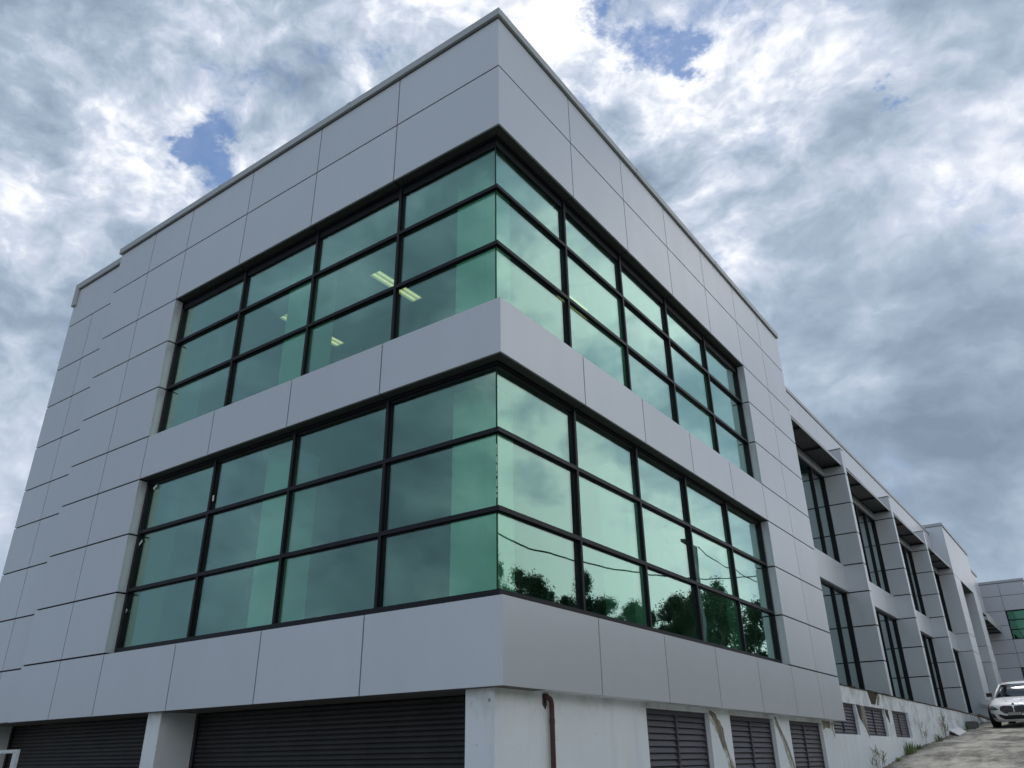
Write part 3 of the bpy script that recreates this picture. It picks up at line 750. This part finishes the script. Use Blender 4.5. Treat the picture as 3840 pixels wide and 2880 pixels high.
# ------------------------------------------------------------------ far building facing the camera
fb = thing('far_office', 'distant grey panelled building with green windows behind the white car', 'office building', (0, 62, gz(60)))
FYY = 60.0
fx = [-3.0, -1.35, 0.61, 2.20]; fz = [1.2, 2.5, 3.55, 4.6, 5.55, 6.47, 7.45, 8.44, 9.48, 10.37]
for i, (z0, z1) in enumerate(zip(fz, fz[1:])):
    for k, (a, c) in enumerate(zip(fx, fx[1:])):
        if k == 2 and (i in (5, 6) or i in (1, 2)): continue
        box('cladding_panel', a+.012, c-.012, FYY, FYY+.04, z0+.014, z1-.014, simple('far_panel', (0.50, 0.52, 0.56), 0.4, 0.2) if 'far_panel' not in bpy.data.materials else bpy.data.materials['far_panel'], fb)
g = G(); g.box(-3, .58, FYY+.045, FYY+.3, 1.2, 10.37)
for z0, z1 in ((1.2, 2.48), (4.62, 6.45), (8.46, 10.37)): g.box(.584, 2.17, FYY+.045, FYY+.3, z0, z1)
g.mk('backing_wall', M['joint'], fb)
box('return_wall', 2.16, 2.20, FYY+.05, 75, 1.2, 10.37, PAN, fb)
box('inner_wall', -3, 2.1, 64, 64.2, 1.2, 10.3, M['joint'], fb)
box('coping', -3.05, 2.26, FYY-.05, 75, 10.39, 10.56, M['coping'], fb)
for zb, zt in ((6.47, 8.44), (2.5, 4.6)):
    wf = G().box(.62, 2.19, FYY+.02, FYY+.12, zt-.07, zt).box(.62, .68, FYY+.02, FYY+.12, zb, zt-.072).box(.682, 2.19, FYY+.02, FYY+.12, zb, zb+.05).mk('window_frame', FR, fb)
    h = (zt-zb)/3
    for k in range(3):
        box('window_pane', .685, 2.19, FYY+.09, FYY+.105, zb+k*h+.03, zb+(k+1)*h-.03, M['glass_far'], wf)
        if k: box('transom', .685, 2.19, FYY+.02, FYY+.12, zb+k*h-.028, zb+k*h+.028, FR, wf)

# ------------------------------------------------------------------ lights inside
def troffer(x0, x1, y0, y1, z, lab, on=True):
    t = thing('ceiling_light', lab, 'ceiling light', ((x0+x1)/2, (y0+y1)/2, z-.01), 'lit ceiling lights behind the green glass')
    g = G(); fr = .02
    g.box(x0, x0+fr, y0, y1, z-.035, z-.002); g.box(x1-fr, x1, y0, y1, z-.035, z-.002); g.box(x0+fr+.001, x1-fr-.001, y0, y0+fr, z-.035, z-.002); g.box(x0+fr+.001, x1-fr-.001, y1-fr, y1, z-.035, z-.002)
    g.mk('housing', M['plaster'], t)
    box('reflector', x0+fr+.001, x1-fr-.001, y0+fr+.001, y1-fr-.001, z-.012, z-.003, M['lamphouse'], t)
    for k in (.3, .7):
        xx = x0+(x1-x0)*k
        G().tube([(xx, y0+.04, z-.03), (xx, y1-.04, z-.03)], .014, 8).mk('tube', M['lamp'], t)
troffer(-4.52, -4.20, 1.70, 3.00, 8.10, 'lit strip light seen through the third upper pane column, nearer the corner')
troffer(-7.30, -6.96, 1.70, 3.40, 8.10, 'lit strip light seen beside a pale column behind the second upper pane column')
troffer(-1.95, -1.65, 4.60, 5.90, 8.10, 'faint lit strip light seen through the right hand upper glass')

# small things on the windows
tapes = [((-8.213, 4.031), (-8.309, 3.976), 'white tape slanting at the top left of the lower ribbon window'),
         ((-6.33, 3.461), (-6.318, 3.358), 'upright white tape above the first transom beside the left mullion'),
         ((-6.384, 3.046), (-6.394, 2.935), 'upright white tape below the first transom beside the left mullion'),
         ((-8.348, 2.993), (-8.437, 2.923), 'slanting white tape on the middle left edge of the lower window'),
         ((-8.416, 1.77), (-8.46, 1.707), 'slanting white tape near the lowest left corner of the lower window'),
         ((-4.300, 1.954), (-4.311, 1.851), 'torn white tape beside the second mullion low in the window')]
for a, c, l in tapes:
    d = Vector((c[0]-a[0], c[1]-a[1])).normalized(); n_ = Vector((-d.y, d.x))*.021
    q = [(a[0]-n_.x, a[1]-n_.y), (a[0]+n_.x, a[1]+n_.y), (c[0]+n_.x, c[1]+n_.y), (c[0]-n_.x, c[1]-n_.y)]
    o = G().prism(q, 'y', GD-.030, GD-.025).mk('tape_strip', M['tape'])
    tag(o, l, 'tape', 'white tape strips on the lower ribbon window')

# ------------------------------------------------------------------ downpipe
dp = thing('downpipe', 'rusty brown downpipe with an elbow on the white corner wall', 'downpipe', (-.14, 1.18, gz(1)))
pts = [(-.205, 1.105, -.035), (-.16, 1.11, -.036)]
for k in range(7):
    an = R(90*k/6); pts.append((-.15, 1.12+.075*math.sin(an), -.04-.075*(1-math.cos(an))-.015))
pts += [(-.15, 1.195, -.33), (-.15, 1.195, -2.7)]
G().tube(pts, .031, 14).mk('pipe', M['rust'], dp, smooth=True)
for z in (-.30, -.33, -1.4): G().tube([(-.15, 1.195, z-.012), (-.15, 1.195, z+.012)], .035, 14).mk('collar', M['rust'], dp)
G().box(-.2, -.11, 1.16, 1.23, -1.0, -.985).mk('bracket', M['rust'], dp)
patch('soot_stain', [(1.06, -.02), (1.15, -.02), (1.15, -.12), (1.11, -.19), (1.07, -.12)], PX+.002, M['stain_dark'], off)

# ------------------------------------------------------------------ white metal frame at lower left
ff = thing('metal_frame', 'white painted metal frame corner in front of the left roller shutter', 'metal frame', (-6.6, -.9, gz(0)))

box('top_bar', -9.6, -7.80, -1.43, -1.385, -.546, -.50, M['whitepaint'], ff)
box('post', -7.79, -7.68, -1.43, -1.385, -2.70, -.50, M['whitepaint'], ff)
box('post', -9.72, -9.61, -1.43, -1.385, -2.70, -.50, M['whitepaint'], ff)
box('lower_bar', -9.6, -7.80, -1.43, -1.385, -2.2, -2.15, M['whitepaint'], ff)
G().tube([(-7.735, -1.436, -.512), (-7.735, -1.436, -.53)], .02, 8).mk('weld', M['tape'], ff)

# ------------------------------------------------------------------ things along the plinth
o = G().add([(-.19, 29.75, .10), (-.19, 32.1, .27), (.22, 30.95, .06), (.22, 28.95, -.10), (-.19, 29.75, .05), (-.19, 32.1, .22), (.22, 30.95, .02), (.22, 28.95, -.14)], [(3, 2, 1, 0), (4, 5, 6, 7), (0, 1, 5, 4), (1, 2, 6, 5), (2, 3, 7, 6), (3, 0, 4, 7)]).mk('stone_slab', M['slab'])
tag(o, 'pale flat slab leaning on the base of the white plinth', 'slab')
o = G().box(-.15, .18, 34.1, 35.3, .18, .52).mk('concrete_block', M['block']); tag(o, 'dark grey concrete block on the driveway at the end of the plinth', 'block')
random.seed(21)
def stick(name, a, c, r, label, material, cat):
    d = (Vector(c)-Vector(a)); n_ = d.cross(Vector((0, 0, 1))).normalized()*r; u_ = Vector((0, 0, r*.5))
    v = []
    for p in (Vector(a), Vector(c)): v += [p-n_-u_, p+n_-u_, p+n_+u_, p-n_+u_]
    o = G().add(v, [(0, 1, 2, 3), (7, 6, 5, 4), (0, 4, 5, 1), (1, 5, 6, 2), (2, 6, 7, 3), (3, 7, 4, 0)]).mk(name, material); tag(o, label, cat)
stick('timber_offcut', (-.35, 31.2, .95), (-.28, 34.2, .93), .07, 'dark weathered timber lying on the plinth top between fins', M['timber'], 'timber')
stick('timber_offcut', (-.30, 36.8, .91), (-.2, 39.3, .92), .06, 'pale board lying along the far end of the plinth', M['slab'], 'timber')
stick('timber_offcut', (-.15, 38.6, .92), (.25, 41.5, .70), .08, 'dark board sloping off the plinth end beside the white car', M['timber'], 'timber')
stick('plastic_pipe', (.22, 41.7, .75), (.30, 41.85, 3.3), .035, 'thin white pipe standing against the end block pier left of the car', M['whitepaint'], 'pipe')
stick('white_carton', (.05, 41.5, 1.6), (.05, 41.8, 1.6), .22, 'pale carton heaped by the end block pier left of the car', M['whitepaint'], 'carton')

def weed(x, y, h, nb_, label, dry=False, spread=.3, wide=.02):
    t = thing('weed', label, 'weed', (x, y, gz(y)), 'weeds growing at the foot of the white wall')
    g = G()
    for k in range(nb_):
        an = random.uniform(0, 6.28); r0 = random.uniform(0, spread*.5); hh = h*random.uniform(.4, 1.0); ln = random.uniform(.05, .5)*hh
        bx, by = x+r0*math.cos(an)*.35, y+r0*math.sin(an)
        ww = wide*random.uniform(.6, 1.2); ax, ay = math.cos(an)*.6, math.sin(an)
        p0 = Vector((bx, by, gz(y)-.02)); p1 = p0+Vector((ax*ln*.35, ay*ln*.35, hh*.6)); p2 = p0+Vector((ax*ln, ay*ln, hh))
        sd_ = Vector((-ay, ax, 0))*ww
        o_ = len(g.v); g.v += [tuple(p0-sd_), tuple(p0+sd_), tuple(p1+sd_*.8), tuple(p1-sd_*.8), tuple(p2)]; g.f += [(o_, o_+1, o_+2, o_+3), (o_+3, o_+2, o_+4)]
        if dry:
            for q in range(5):
                b0 = p1.lerp(p2, random.random()); b1 = b0+Vector((random.uniform(-.08, .08), random.uniform(-.25, .25), random.uniform(.02, .16)))
                s2 = Vector((.006, .006, 0)); o_ = len(g.v); g.v += [tuple(b0-s2), tuple(b0+s2), tuple(b1+s2), tuple(b1-s2)]; g.f.append((o_, o_+1, o_+2, o_+3))
    g.mk('dry_stalks' if dry else 'leaf_blades', M['dryweed'] if dry else M['weed'], t, cache=False)
weed(-.08, 16.7, .62, 12, 'tall dry branching weed nearest the corner, at the foot of the wall', True, .7, .008)
weed(-.08, 21.0, .42, 70, 'largest green weed clump below the small vents', False, .9, .014)
weed(-.1, 22.4, .22, 40, 'low green weed spreading beside the largest clump', False, .8, .014)
weed(-.1, 24.0, .75, 5, 'single thin dry stalk on the wall above the driveway edge', True, .1, .007)
weed(-.1, 26.3, .34, 50, 'green grass tuft midway along the plinth base', False, .8, .010)
weed(-.1, 28.0, .95, 12, 'tall thin weed just before the leaning pale slab', True, .3, .008)
weed(-.1, 33.6, .3, 30, 'small weed behind the leaning slab', False, .8, .010)
weed(-.08, 19.2, .16, 26, 'tiny weed sprig between the dry weed and the largest clump', False, .5, .012)
# leaf litter and grit along the wall foot
g = G()
for k in range(900):
    y = random.uniform(14, 40); x = PX+.01+abs(random.gauss(0, .09)); zz2 = gz(y)+.012
    s_ = random.uniform(.008, .03); an = random.uniform(0, 3.14); dx_, dy2 = math.cos(an)*s_, math.sin(an)*s_*2
    o_ = len(g.v); g.v += [(x-dx_, y-dy2, zz2), (x+dy2*.5, y-dx_, zz2+s_*.5), (x+dx_, y+dy2, zz2+.01), (x-dy2*.5, y+dx_, zz2+s_*.9)]; g.f.append((o_, o_+1, o_+2, o_+3))
o = g.mk('leaf_litter', M['timber'], None, cache=False); o['kind'] = 'stuff'

# ------------------------------------------------------------------ white car
CARP = Vector((1.80, 34.0, gz(34)))*K
YAW = R(-5.0)
car = bpy.data.objects.new('parked_car', None); COL.objects.link(car); car.location = CARP; WLOC[car.name] = Vector((0, 0, 0))
car.rotation_euler = (math.atan2(gz(37)-gz(34), 3.0), 0, YAW)
tag(car, 'white low hatch backed car with twin chrome grilles parked facing the camera', 'car')
LAY = [(.19, .80, .16, 4.32), (.30, .87, .06, 4.44), (.48, .89, .0, 4.5), (.62, .895, .01, 4.5), (.70, .885, .05, 4.49), (.755, .865, .12, 4.47), (.80, .85, .25, 4.44), (.86, .84, .55, 4.40), (.91, .82, .95, 4.36), (.95, .78, 1.30, 4.30), (.965, .70, 1.45, 4.2)]
NN = 4.5
def lay(z):
    for a, c in zip(LAY, LAY[1:]):
        if z <= c[0]:
            t_ = max(0, (z-a[0])/(c[0]-a[0])); return [a[i]+(c[i]-a[i])*t_ for i in (1, 2, 3)]
    return list(LAY[-1][1:])
def noseY(x, z):
    w_, f_, r_ = lay(z); L2 = (r_-f_)/2; yc = (r_+f_)/2
    return yc-L2*(1-min(1, abs(x)/w_)**NN)**(1/NN*1.0)
SEG = 72
v = []; f = []
for (z, w_, f_, r_) in LAY:
    L2 = (r_-f_)/2; yc = (r_+f_)/2
    for k in range(SEG):
        an = 2*math.pi*k/SEG; cx_, sy_ = math.cos(an), math.sin(an); e_ = 2/NN
        v.append((w_*math.copysign(abs(cx_)**e_, cx_), yc-L2*math.copysign(abs(sy_)**e_, sy_), z))
for j in range(len(LAY)-1):
    for k in range(SEG): f.append((j*SEG+k, (j+1)*SEG+k, (j+1)*SEG+(k+1) % SEG, j*SEG+(k+1) % SEG))
f.append(tuple(range((len(LAY)-1)*SEG+SEG-1, (len(LAY)-1)*SEG-1, -1))); f.append(tuple(range(SEG)))
mk('body', v, f, M['carpaint'], car, 1.0, True, False)
# cabin
CAB = [(1.28, .955, .70), (1.95, 1.33, .58), (2.3, 1.405, .56), (3.0, 1.41, .56), (3.6, 1.30, .55), (4.1, 1.02, .60)]
v = []; f = []
for (y, z, hw) in CAB: v += [(-hw-.12*(z > 1.1), y, .94), (-hw, y, z), (-hw*.5, y, z+.02), (hw*.5, y, z+.02), (hw, y, z), (hw+.12*(z > 1.1), y, .94)]
for j in range(len(CAB)-1):
    for k in range(5): f.append((j*6+k, j*6+k+1, (j+1)*6+k+1, (j+1)*6+k))
f += [(0, 1, 2, 3, 4, 5)[::-1], tuple(30+k for k in range(6))]
mk('windows', v, f, M['carglass'], car, 1.0, True, False)
g = G(); v = []; f = []
for (y, z, hw) in CAB[1:5]: v += [(-hw-.02, y, z-.03), (-hw+.01, y, z+.012), (-hw*.5, y, z+.032), (hw*.5, y, z+.032), (hw-.01, y, z+.012), (hw+.02, y, z-.03)]
for j in range(3):
    for k in range(5): f.append((j*6+k, j*6+k+1, (j+1)*6+k+1, (j+1)*6+k))
mk('roof', v, f, M['carpaint'], car, 1.0, True, False)
for s_ in (-1, 1):
    G().tube([(s_*.73, 1.26, .95), (s_*.655, 1.62, 1.16), (s_*.585, 1.96, 1.345)], .032, 8).mk('pillar', M['carpaint'], car, sc=1.0, smooth=True)
    G().tube([(s_*.60, 2.65, 1.39), (s_*.70, 2.62, .95)], .035, 8).mk('pillar', M['carblack'], car, sc=1.0)
    mi = G().prism([(s_*.86, 1.62), (s_*1.03, 1.60), (s_*1.04, 1.72), (s_*.86, 1.75)], 'z', .97, 1.10).mk('wing_mirror', M['carblack'], car, sc=1.0)
    for yw in (.92, 3.62):
        tx = s_*.80
        ty = G().tube([(tx-.11, yw, .325), (tx-.10, yw, .325), (tx+.10, yw, .325), (tx+.11, yw, .325)], [.30, .33, .33, .30], 28)
        wl = ty.mk('wheel', M['rubber'], car, sc=1.0, smooth=False)
        G().tube([(tx+s_*.112, yw, .325), (tx+s_*.118, yw, .325)], [.22, .20], 20).mk('rim', M['galv'], wl, sc=1.0)
        G().tube([(s_*.895, yw, .36), (s_*.902, yw, .36)], .37, 28).mk('wheel_arch', M['carblack'], car, sc=1.0)
def face_poly(name, pts, material, off_=.006, par=car, depth=.03, both=True):
    outs = []
    for s_ in ((-1, 1) if both else (1,)):
        # subdivide edges so that the piece follows the curved nose
        pp = []
        for a, c in zip(pts, pts[1:]+pts[:1]):
            for j in range(4): pp.append((a[0]+(c[0]-a[0])*j/4, a[1]+(c[1]-a[1])*j/4))
        cx_ = sum(p[0] for p in pp)/len(pp); cz_ = sum(p[1] for p in pp)/len(pp)
        vv = [(s_*p[0], noseY(p[0], p[1])-off_, p[1]) for p in pp]; n = len(vv)
        vm = [(s_*(cx_+(p[0]-cx_)*.5), noseY(cx_+(p[0]-cx_)*.5, cz_+(p[1]-cz_)*.5)-off_, cz_+(p[1]-cz_)*.5) for p in pp]
        vc = [(s_*cx_, noseY(cx_, cz_)-off_, cz_)]; vb = [(q[0], q[1]+depth, q[2]) for q in vv]
        ff_ = [(i, (i+1) % n, n+(i+1) % n, n+i) for i in range(n)]+[(n+i, n+(i+1) % n, 2*n) for i in range(n)]+[(i, (i+1) % n, 2*n+1+(i+1) % n, 2*n+1+i) for i in range(n)]
        outs.append(mk(name, vv+vm+vc+vb, ff_, material, par, 1.0, False, False))
    return outs
gr = face_poly('grille', [(.03, .455), (.30, .455), (.42, .56), (.39, .67), (.28, .70), (.04, .685), (.012, .60)], M['carblack'])
for gi, s_ in zip(gr, (-1, 1)):
    for k in range(9):
        x = .05+k*.037; z0 = .465+max(0, (x-.28))*.9; z1 = .682-max(0, (x-.26))*.25
        y0 = noseY(x, .56)-.022
        G().prism([(s_*(x-.005), y0+.02), (s_*(x+.005), y0+.02), (s_*(x+.002), y0-.004), (s_*(x-.002), y0-.004)], 'z', z0, z1).mk('grille_slat', M['chrome'], gi, sc=1.0)
    pr = [(.03, .455), (.30, .455), (.42, .56), (.39, .67), (.28, .70), (.04, .685), (.012, .60), (.03, .455)]
    G().tube([(s_*p[0], noseY(p[0], p[1])-.012, p[1]) for p in pr], .007, 6).mk('grille_surround', M['chrome'], gi, sc=1.0)
hl = face_poly('headlight', [(.46, .585), (.60, .565), (.80, .575), (.85, .67), (.835, .735), (.62, .685)], M['headlight'])
for h_, s_ in zip(hl, (-1, 1)):
    G().tube([(s_*p[0], noseY(p[0], p[1])-.012, p[1]) for p in ((.52, .62), (.62, .645), (.74, .675), (.81, .69))], .010, 6).mk('daylight_strip', M['chrome'], h_, sc=1.0)
face_poly('lower_intake', [(0, .27), (.36, .27), (.49, .36), (.52, .435), (.42, .425), (.30, .385), (0, .385)], M['carblack'])
face_poly('side_intake', [(.58, .26), (.76, .26), (.84, .45), (.74, .475), (.64, .43)], M['carblack'])
pl = G().box(-.186, .186, -.035, -.018, .405, .485).mk('number_plate', M['plate'], car, sc=1.0)
fr_ = G().box(-.2, .2, -.032, -.012, .39, .404).box(-.2, .2, -.032, -.012, .486, .498).box(-.2, -.187, -.032, -.012, .405, .485).box(.187, .2, -.032, -.012, .405, .485).mk('plate_frame', M['carblack'], pl, sc=1.0)
# badge: dark ring, blue and white quarters
bz, by = .735, noseY(0, .735)-.012
bd = G().tube([(0, by, bz), (0, by-.006, bz+.002)], .040, 20).mk('badge', M['carblack'], car, sc=1.0)
for q in range(4):
    pts = [(0, bz)]+[(.027*math.cos(R(90*q+a_)), bz+.027*math.sin(R(90*q+a_))) for a_ in (0, 22, 45, 68, 90)]
    G().prism([(p[0], p[1]) for p in pts], 'y', by-.0095, by-.0065).mk('badge_quarter', M['badge'] if q % 2 else M['whitepaint'], bd, sc=1.0)
for s_ in (-1, 1):
    G().tube([(s_*.20, .30, .83), (s_*.34, .8, .915), (s_*.42, 1.2, .955)], .010, 6).mk('bonnet_crease', M['carpaint'], car, sc=1.0, smooth=True)
# plate lettering
fc = bpy.data.curves.new('plate_text', 'FONT'); fc.body = 'EVZ 80D'; fc.size = .085; fc.align_x = 'CENTER'; fc.extrude = .001
tmp = bpy.data.objects.new('plate_text', fc); COL.objects.link(tmp)
dg = bpy.context.evaluated_depsgraph_get(); me = bpy.data.meshes.new_from_object(tmp.evaluated_get(dg)); bpy.data.objects.remove(tmp)
me.materials.clear(); me.materials.append(M['ink'])
o = bpy.data.objects.new('plate_lettering', me); COL.objects.link(o); o.parent = pl; o.location = Vector((0, -.037, .418))-WLOC[pl.name]; o.rotation_euler = (R(90), 0, 0)

# ------------------------------------------------------------------ trees (seen mirrored in the right hand windows)
def crown_mesh(name, seed, material, lobes=11, n=3600, tall=1.0):
    rr = random.Random(seed); v = []; f = []
    L_ = []
    for k in range(lobes):
        a_ = rr.uniform(0, 6.28); h = rr.uniform(.18, 1.0); r_ = rr.uniform(.0, .42)*(1.25-h*.8)
        L_.append((Vector((r_*math.cos(a_), r_*math.sin(a_), h*tall)), rr.uniform(.07, .20)))
    L_.append((Vector((0, 0, tall*.98)), .16))
    for k in range(n):
        c_, r_ = rr.choice(L_)
        d = Vector((rr.gauss(0, 1), rr.gauss(0, 1), rr.gauss(0, 1))).normalized()
        p = c_+d*r_*min(1.15, abs(rr.gauss(0, .45))+.22)
        p.z = c_.z+(p.z-c_.z)*.8
        s_ = rr.uniform(.009, .020); a_ = Vector((rr.gauss(0, 1), rr.gauss(0, 1), rr.gauss(0, 1))).normalized(); b_ = a_.cross(Vector((rr.gauss(0, 1), rr.gauss(0, 1), rr.gauss(0, 1)))).normalized()
        o_ = len(v); v += [p-a_*s_, p+b_*s_*.6, p+a_*s_, p-b_*s_*.6]; f.append((o_, o_+1, o_+2, o_+3))
    me = bpy.data.meshes.new(name); me.from_pydata([tuple(q) for q in v], [], f); me.materials.append(material)
    g = G(); g.tube([(0, 0, -.25), (.01, 0, .1), (.0, .02, .5), (0, 0, .9)], [.035, .028, .016, .006], 8)
    for c_, r_ in L_[:7]: g.tube([(0, .01, c_.z*.55), tuple(c_*.6+Vector((0, 0, c_.z*.28))), tuple(c_)], [.014, .010, .004], 6)
    mt = bpy.data.meshes.new('trunk'); mt.from_pydata(g.v, [], g.f); mt.materials.append(M['bark'])
    return me, mt
TM = [crown_mesh('crown', 1, M['leaf'], 20, 11000, 1.0), crown_mesh('crown', 2, M['leaf2'], 17, 10000, 1.0), crown_mesh('crown', 3, M['leaf'], 24, 11000, .9), crown_mesh('crown', 4, M['leaf2'], 14, 8000, 1.1)]
def tree(kind, x, y, top, rad, label, rot=0.0):
    base = gz(y)+hill(x)-.1
    H = (top-base); t = thing('eucalyptus_tree', label, 'tree', (x, y, base), 'trees across the yard mirrored in the glass')
    crown, trunk = TM[kind]
    zr = [1.1, 1.1, 1.02, 1.2][kind]
    for nm, me in (('crown', crown), ('trunk', trunk)):
        o = bpy.data.objects.new(nm, me); COL.objects.link(o); o.parent = t
        o.scale = (rad*K*1.6, rad*K*1.6, H*K/(zr+.25)); o.location = (0, 0, .25*H*K/(zr+.25)); o.rotation_euler = (0, 0, rot)
TR = [(20, 27.2, 9.9, 1.3, 3, 'narrow dark tree nearest the glass corner reflection'),
      (20.5, 30.0, 9.5, 2.1, 0, 'rounded tree second in the mirrored row'), (21, 33.0, 9.7, 2.2, 2, 'bushy tree third in the mirrored row'),
      (19.5, 35.8, 10.1, 1.6, 1, 'upright tree with a gappy crown, fourth in the row'), (20.3, 38.0, 10.3, 1.5, 3, 'upright dark tree, fifth in the row'),
      (21, 41.0, 9.5, 2.4, 2, 'low spreading tree below the cable'), (20.5, 44.6, 9.6, 2.3, 0, 'low rounded tree beside the spreading one'),
      (21, 47.6, 9.3, 2.0, 1, 'lowest tree in the dip of the row'), (20, 51.0, 11.0, 2.4, 0, 'taller tree left of the tallest group'),
      (20.5, 54.8, 11.9, 2.8, 2, 'broad tree beside the street lamp'), (20, 59.5, 13.5, 3.2, 0, 'tallest crown of the mirrored row'),
      (21, 64.5, 13.0, 3.2, 1, 'dark tree right of the tallest crown'), (20.5, 70.0, 13.2, 3.3, 2, 'wide tree at the far end of the row'),
      (23, 76, 13.8, 3.5, 0, 'farthest tree at the end of the yard'), (22, 28.5, 9.25, 2.16, 2, 'low filler tree beside the narrow one'), (22.5, 34.6, 9.45, 2.43, 0, 'low filler tree in front of the gappy crown'), (23, 39.6, 9.45, 2.56, 1, 'low filler tree before the spreading tree'), (22.5, 43, 9.35, 2.70, 3, 'low filler tree under the cable'),
      (23, 49.4, 9.55, 2.70, 2, 'low filler tree before the taller group'), (23.5, 57, 11.75, 3.24, 1, 'filler tree between the broad and tallest crowns'), (23.5, 62, 12.55, 3.51, 3, 'filler tree right of the tallest crown'), (23.5, 67.3, 12.65, 3.51, 0, 'filler tree before the wide far tree'),
      (24, 29, 9.0, 2.6, 1, 'background tree behind the nearest pair'),
      (24, 38, 9.4, 3.0, 2, 'background tree behind the upright pair'), (25, 46, 9.6, 3.2, 0, 'background tree behind the dip'), (26, 56, 11.4, 3.6, 1, 'background tree behind the lamp'),
      (26, 66, 12.4, 3.8, 2, 'background tree behind the tallest crown'), (-22, -60, 2.6, 4.0, 2, 'distant low tree in front of the left facade'), (-34, -64, 2.4, 4.2, 0, 'distant bushy tree far left across the yard'), (-12, -66, 1.9, 3.6, 1, 'distant dark tree straight across the yard')]
rr = random.Random(9)
for (x, y, tp_, rd_, kd, lb) in TR: tree(kd, x, y, tp_, rd_, lb, rr.uniform(0, 6.28))
# power cable and street lamp across the driveway
def cable(name, pts, r_, label):
    fine = []
    for a, c in zip(pts, pts[1:]):
        for j in range(6): fine.append(Vector(a).lerp(Vector(c), j/6))
    fine.append(Vector(pts[-1]))
    o = G().tube(fine, r_, 6).mk(name, M['cable'], None, cache=False, smooth=True); tag(o, label, 'cable')
cable('power_cable', [(12, 8, 9.6), (12, 13, 8.3), (12, 16.7, 7.25), (12, 19, 7.1), (12, 22.5, 7.2), (12, 28.8, 7.7), (12, 35.6, 8.5), (12, 42.1, 9.6), (12, 46.8, 10.5), (12, 52, 11.6)], .035, 'sagging black power cable above the driveway edge, mirrored in the lower right glass')
cable('service_wire', [(12, 36.6, 10.55), (12, 38.6, 10.15), (12, 41.9, 10.2), (12, 46.9, 10.0), (12, 52, 10.1)], .03, 'thinner service wire from the street lamp, mirrored in the lower right glass')
sl_ = thing('street_lamp', 'grey street lamp on a pole behind the driveway, mirrored in the glass', 'street lamp', (12, 36.3, gz(36)))
G().tube([(12, 36.3, gz(36)-.2), (12, 36.3, 10.5)], [.12, .07], 10).mk('pole', M['galv'], sl_)
G().tube([(12, 36.3, 10.5), (12, 35.3, 10.55)], .035, 8).mk('arm', M['galv'], sl_)
G().box(11.85, 12.15, 34.5, 35.35, 10.42, 10.60).mk('lamp_head', M['block'], sl_)
for (yp, lb) in ((8, 'timber power pole nearer the corner end of the cable'), (52, 'timber power pole at the far end of the cable')):
    pp_ = thing('power_pole', lb, 'power pole', (12, yp, gz(yp)))
    G().tube([(12, yp, gz(yp)-.2), (12, yp, 12)], [.17, .11], 10).mk('pole', M['bark'], pp_)
    G().box(11.1, 12.9, yp-.06, yp+.06, 11.2, 11.35).mk('crossarm', M['bark'], pp_)
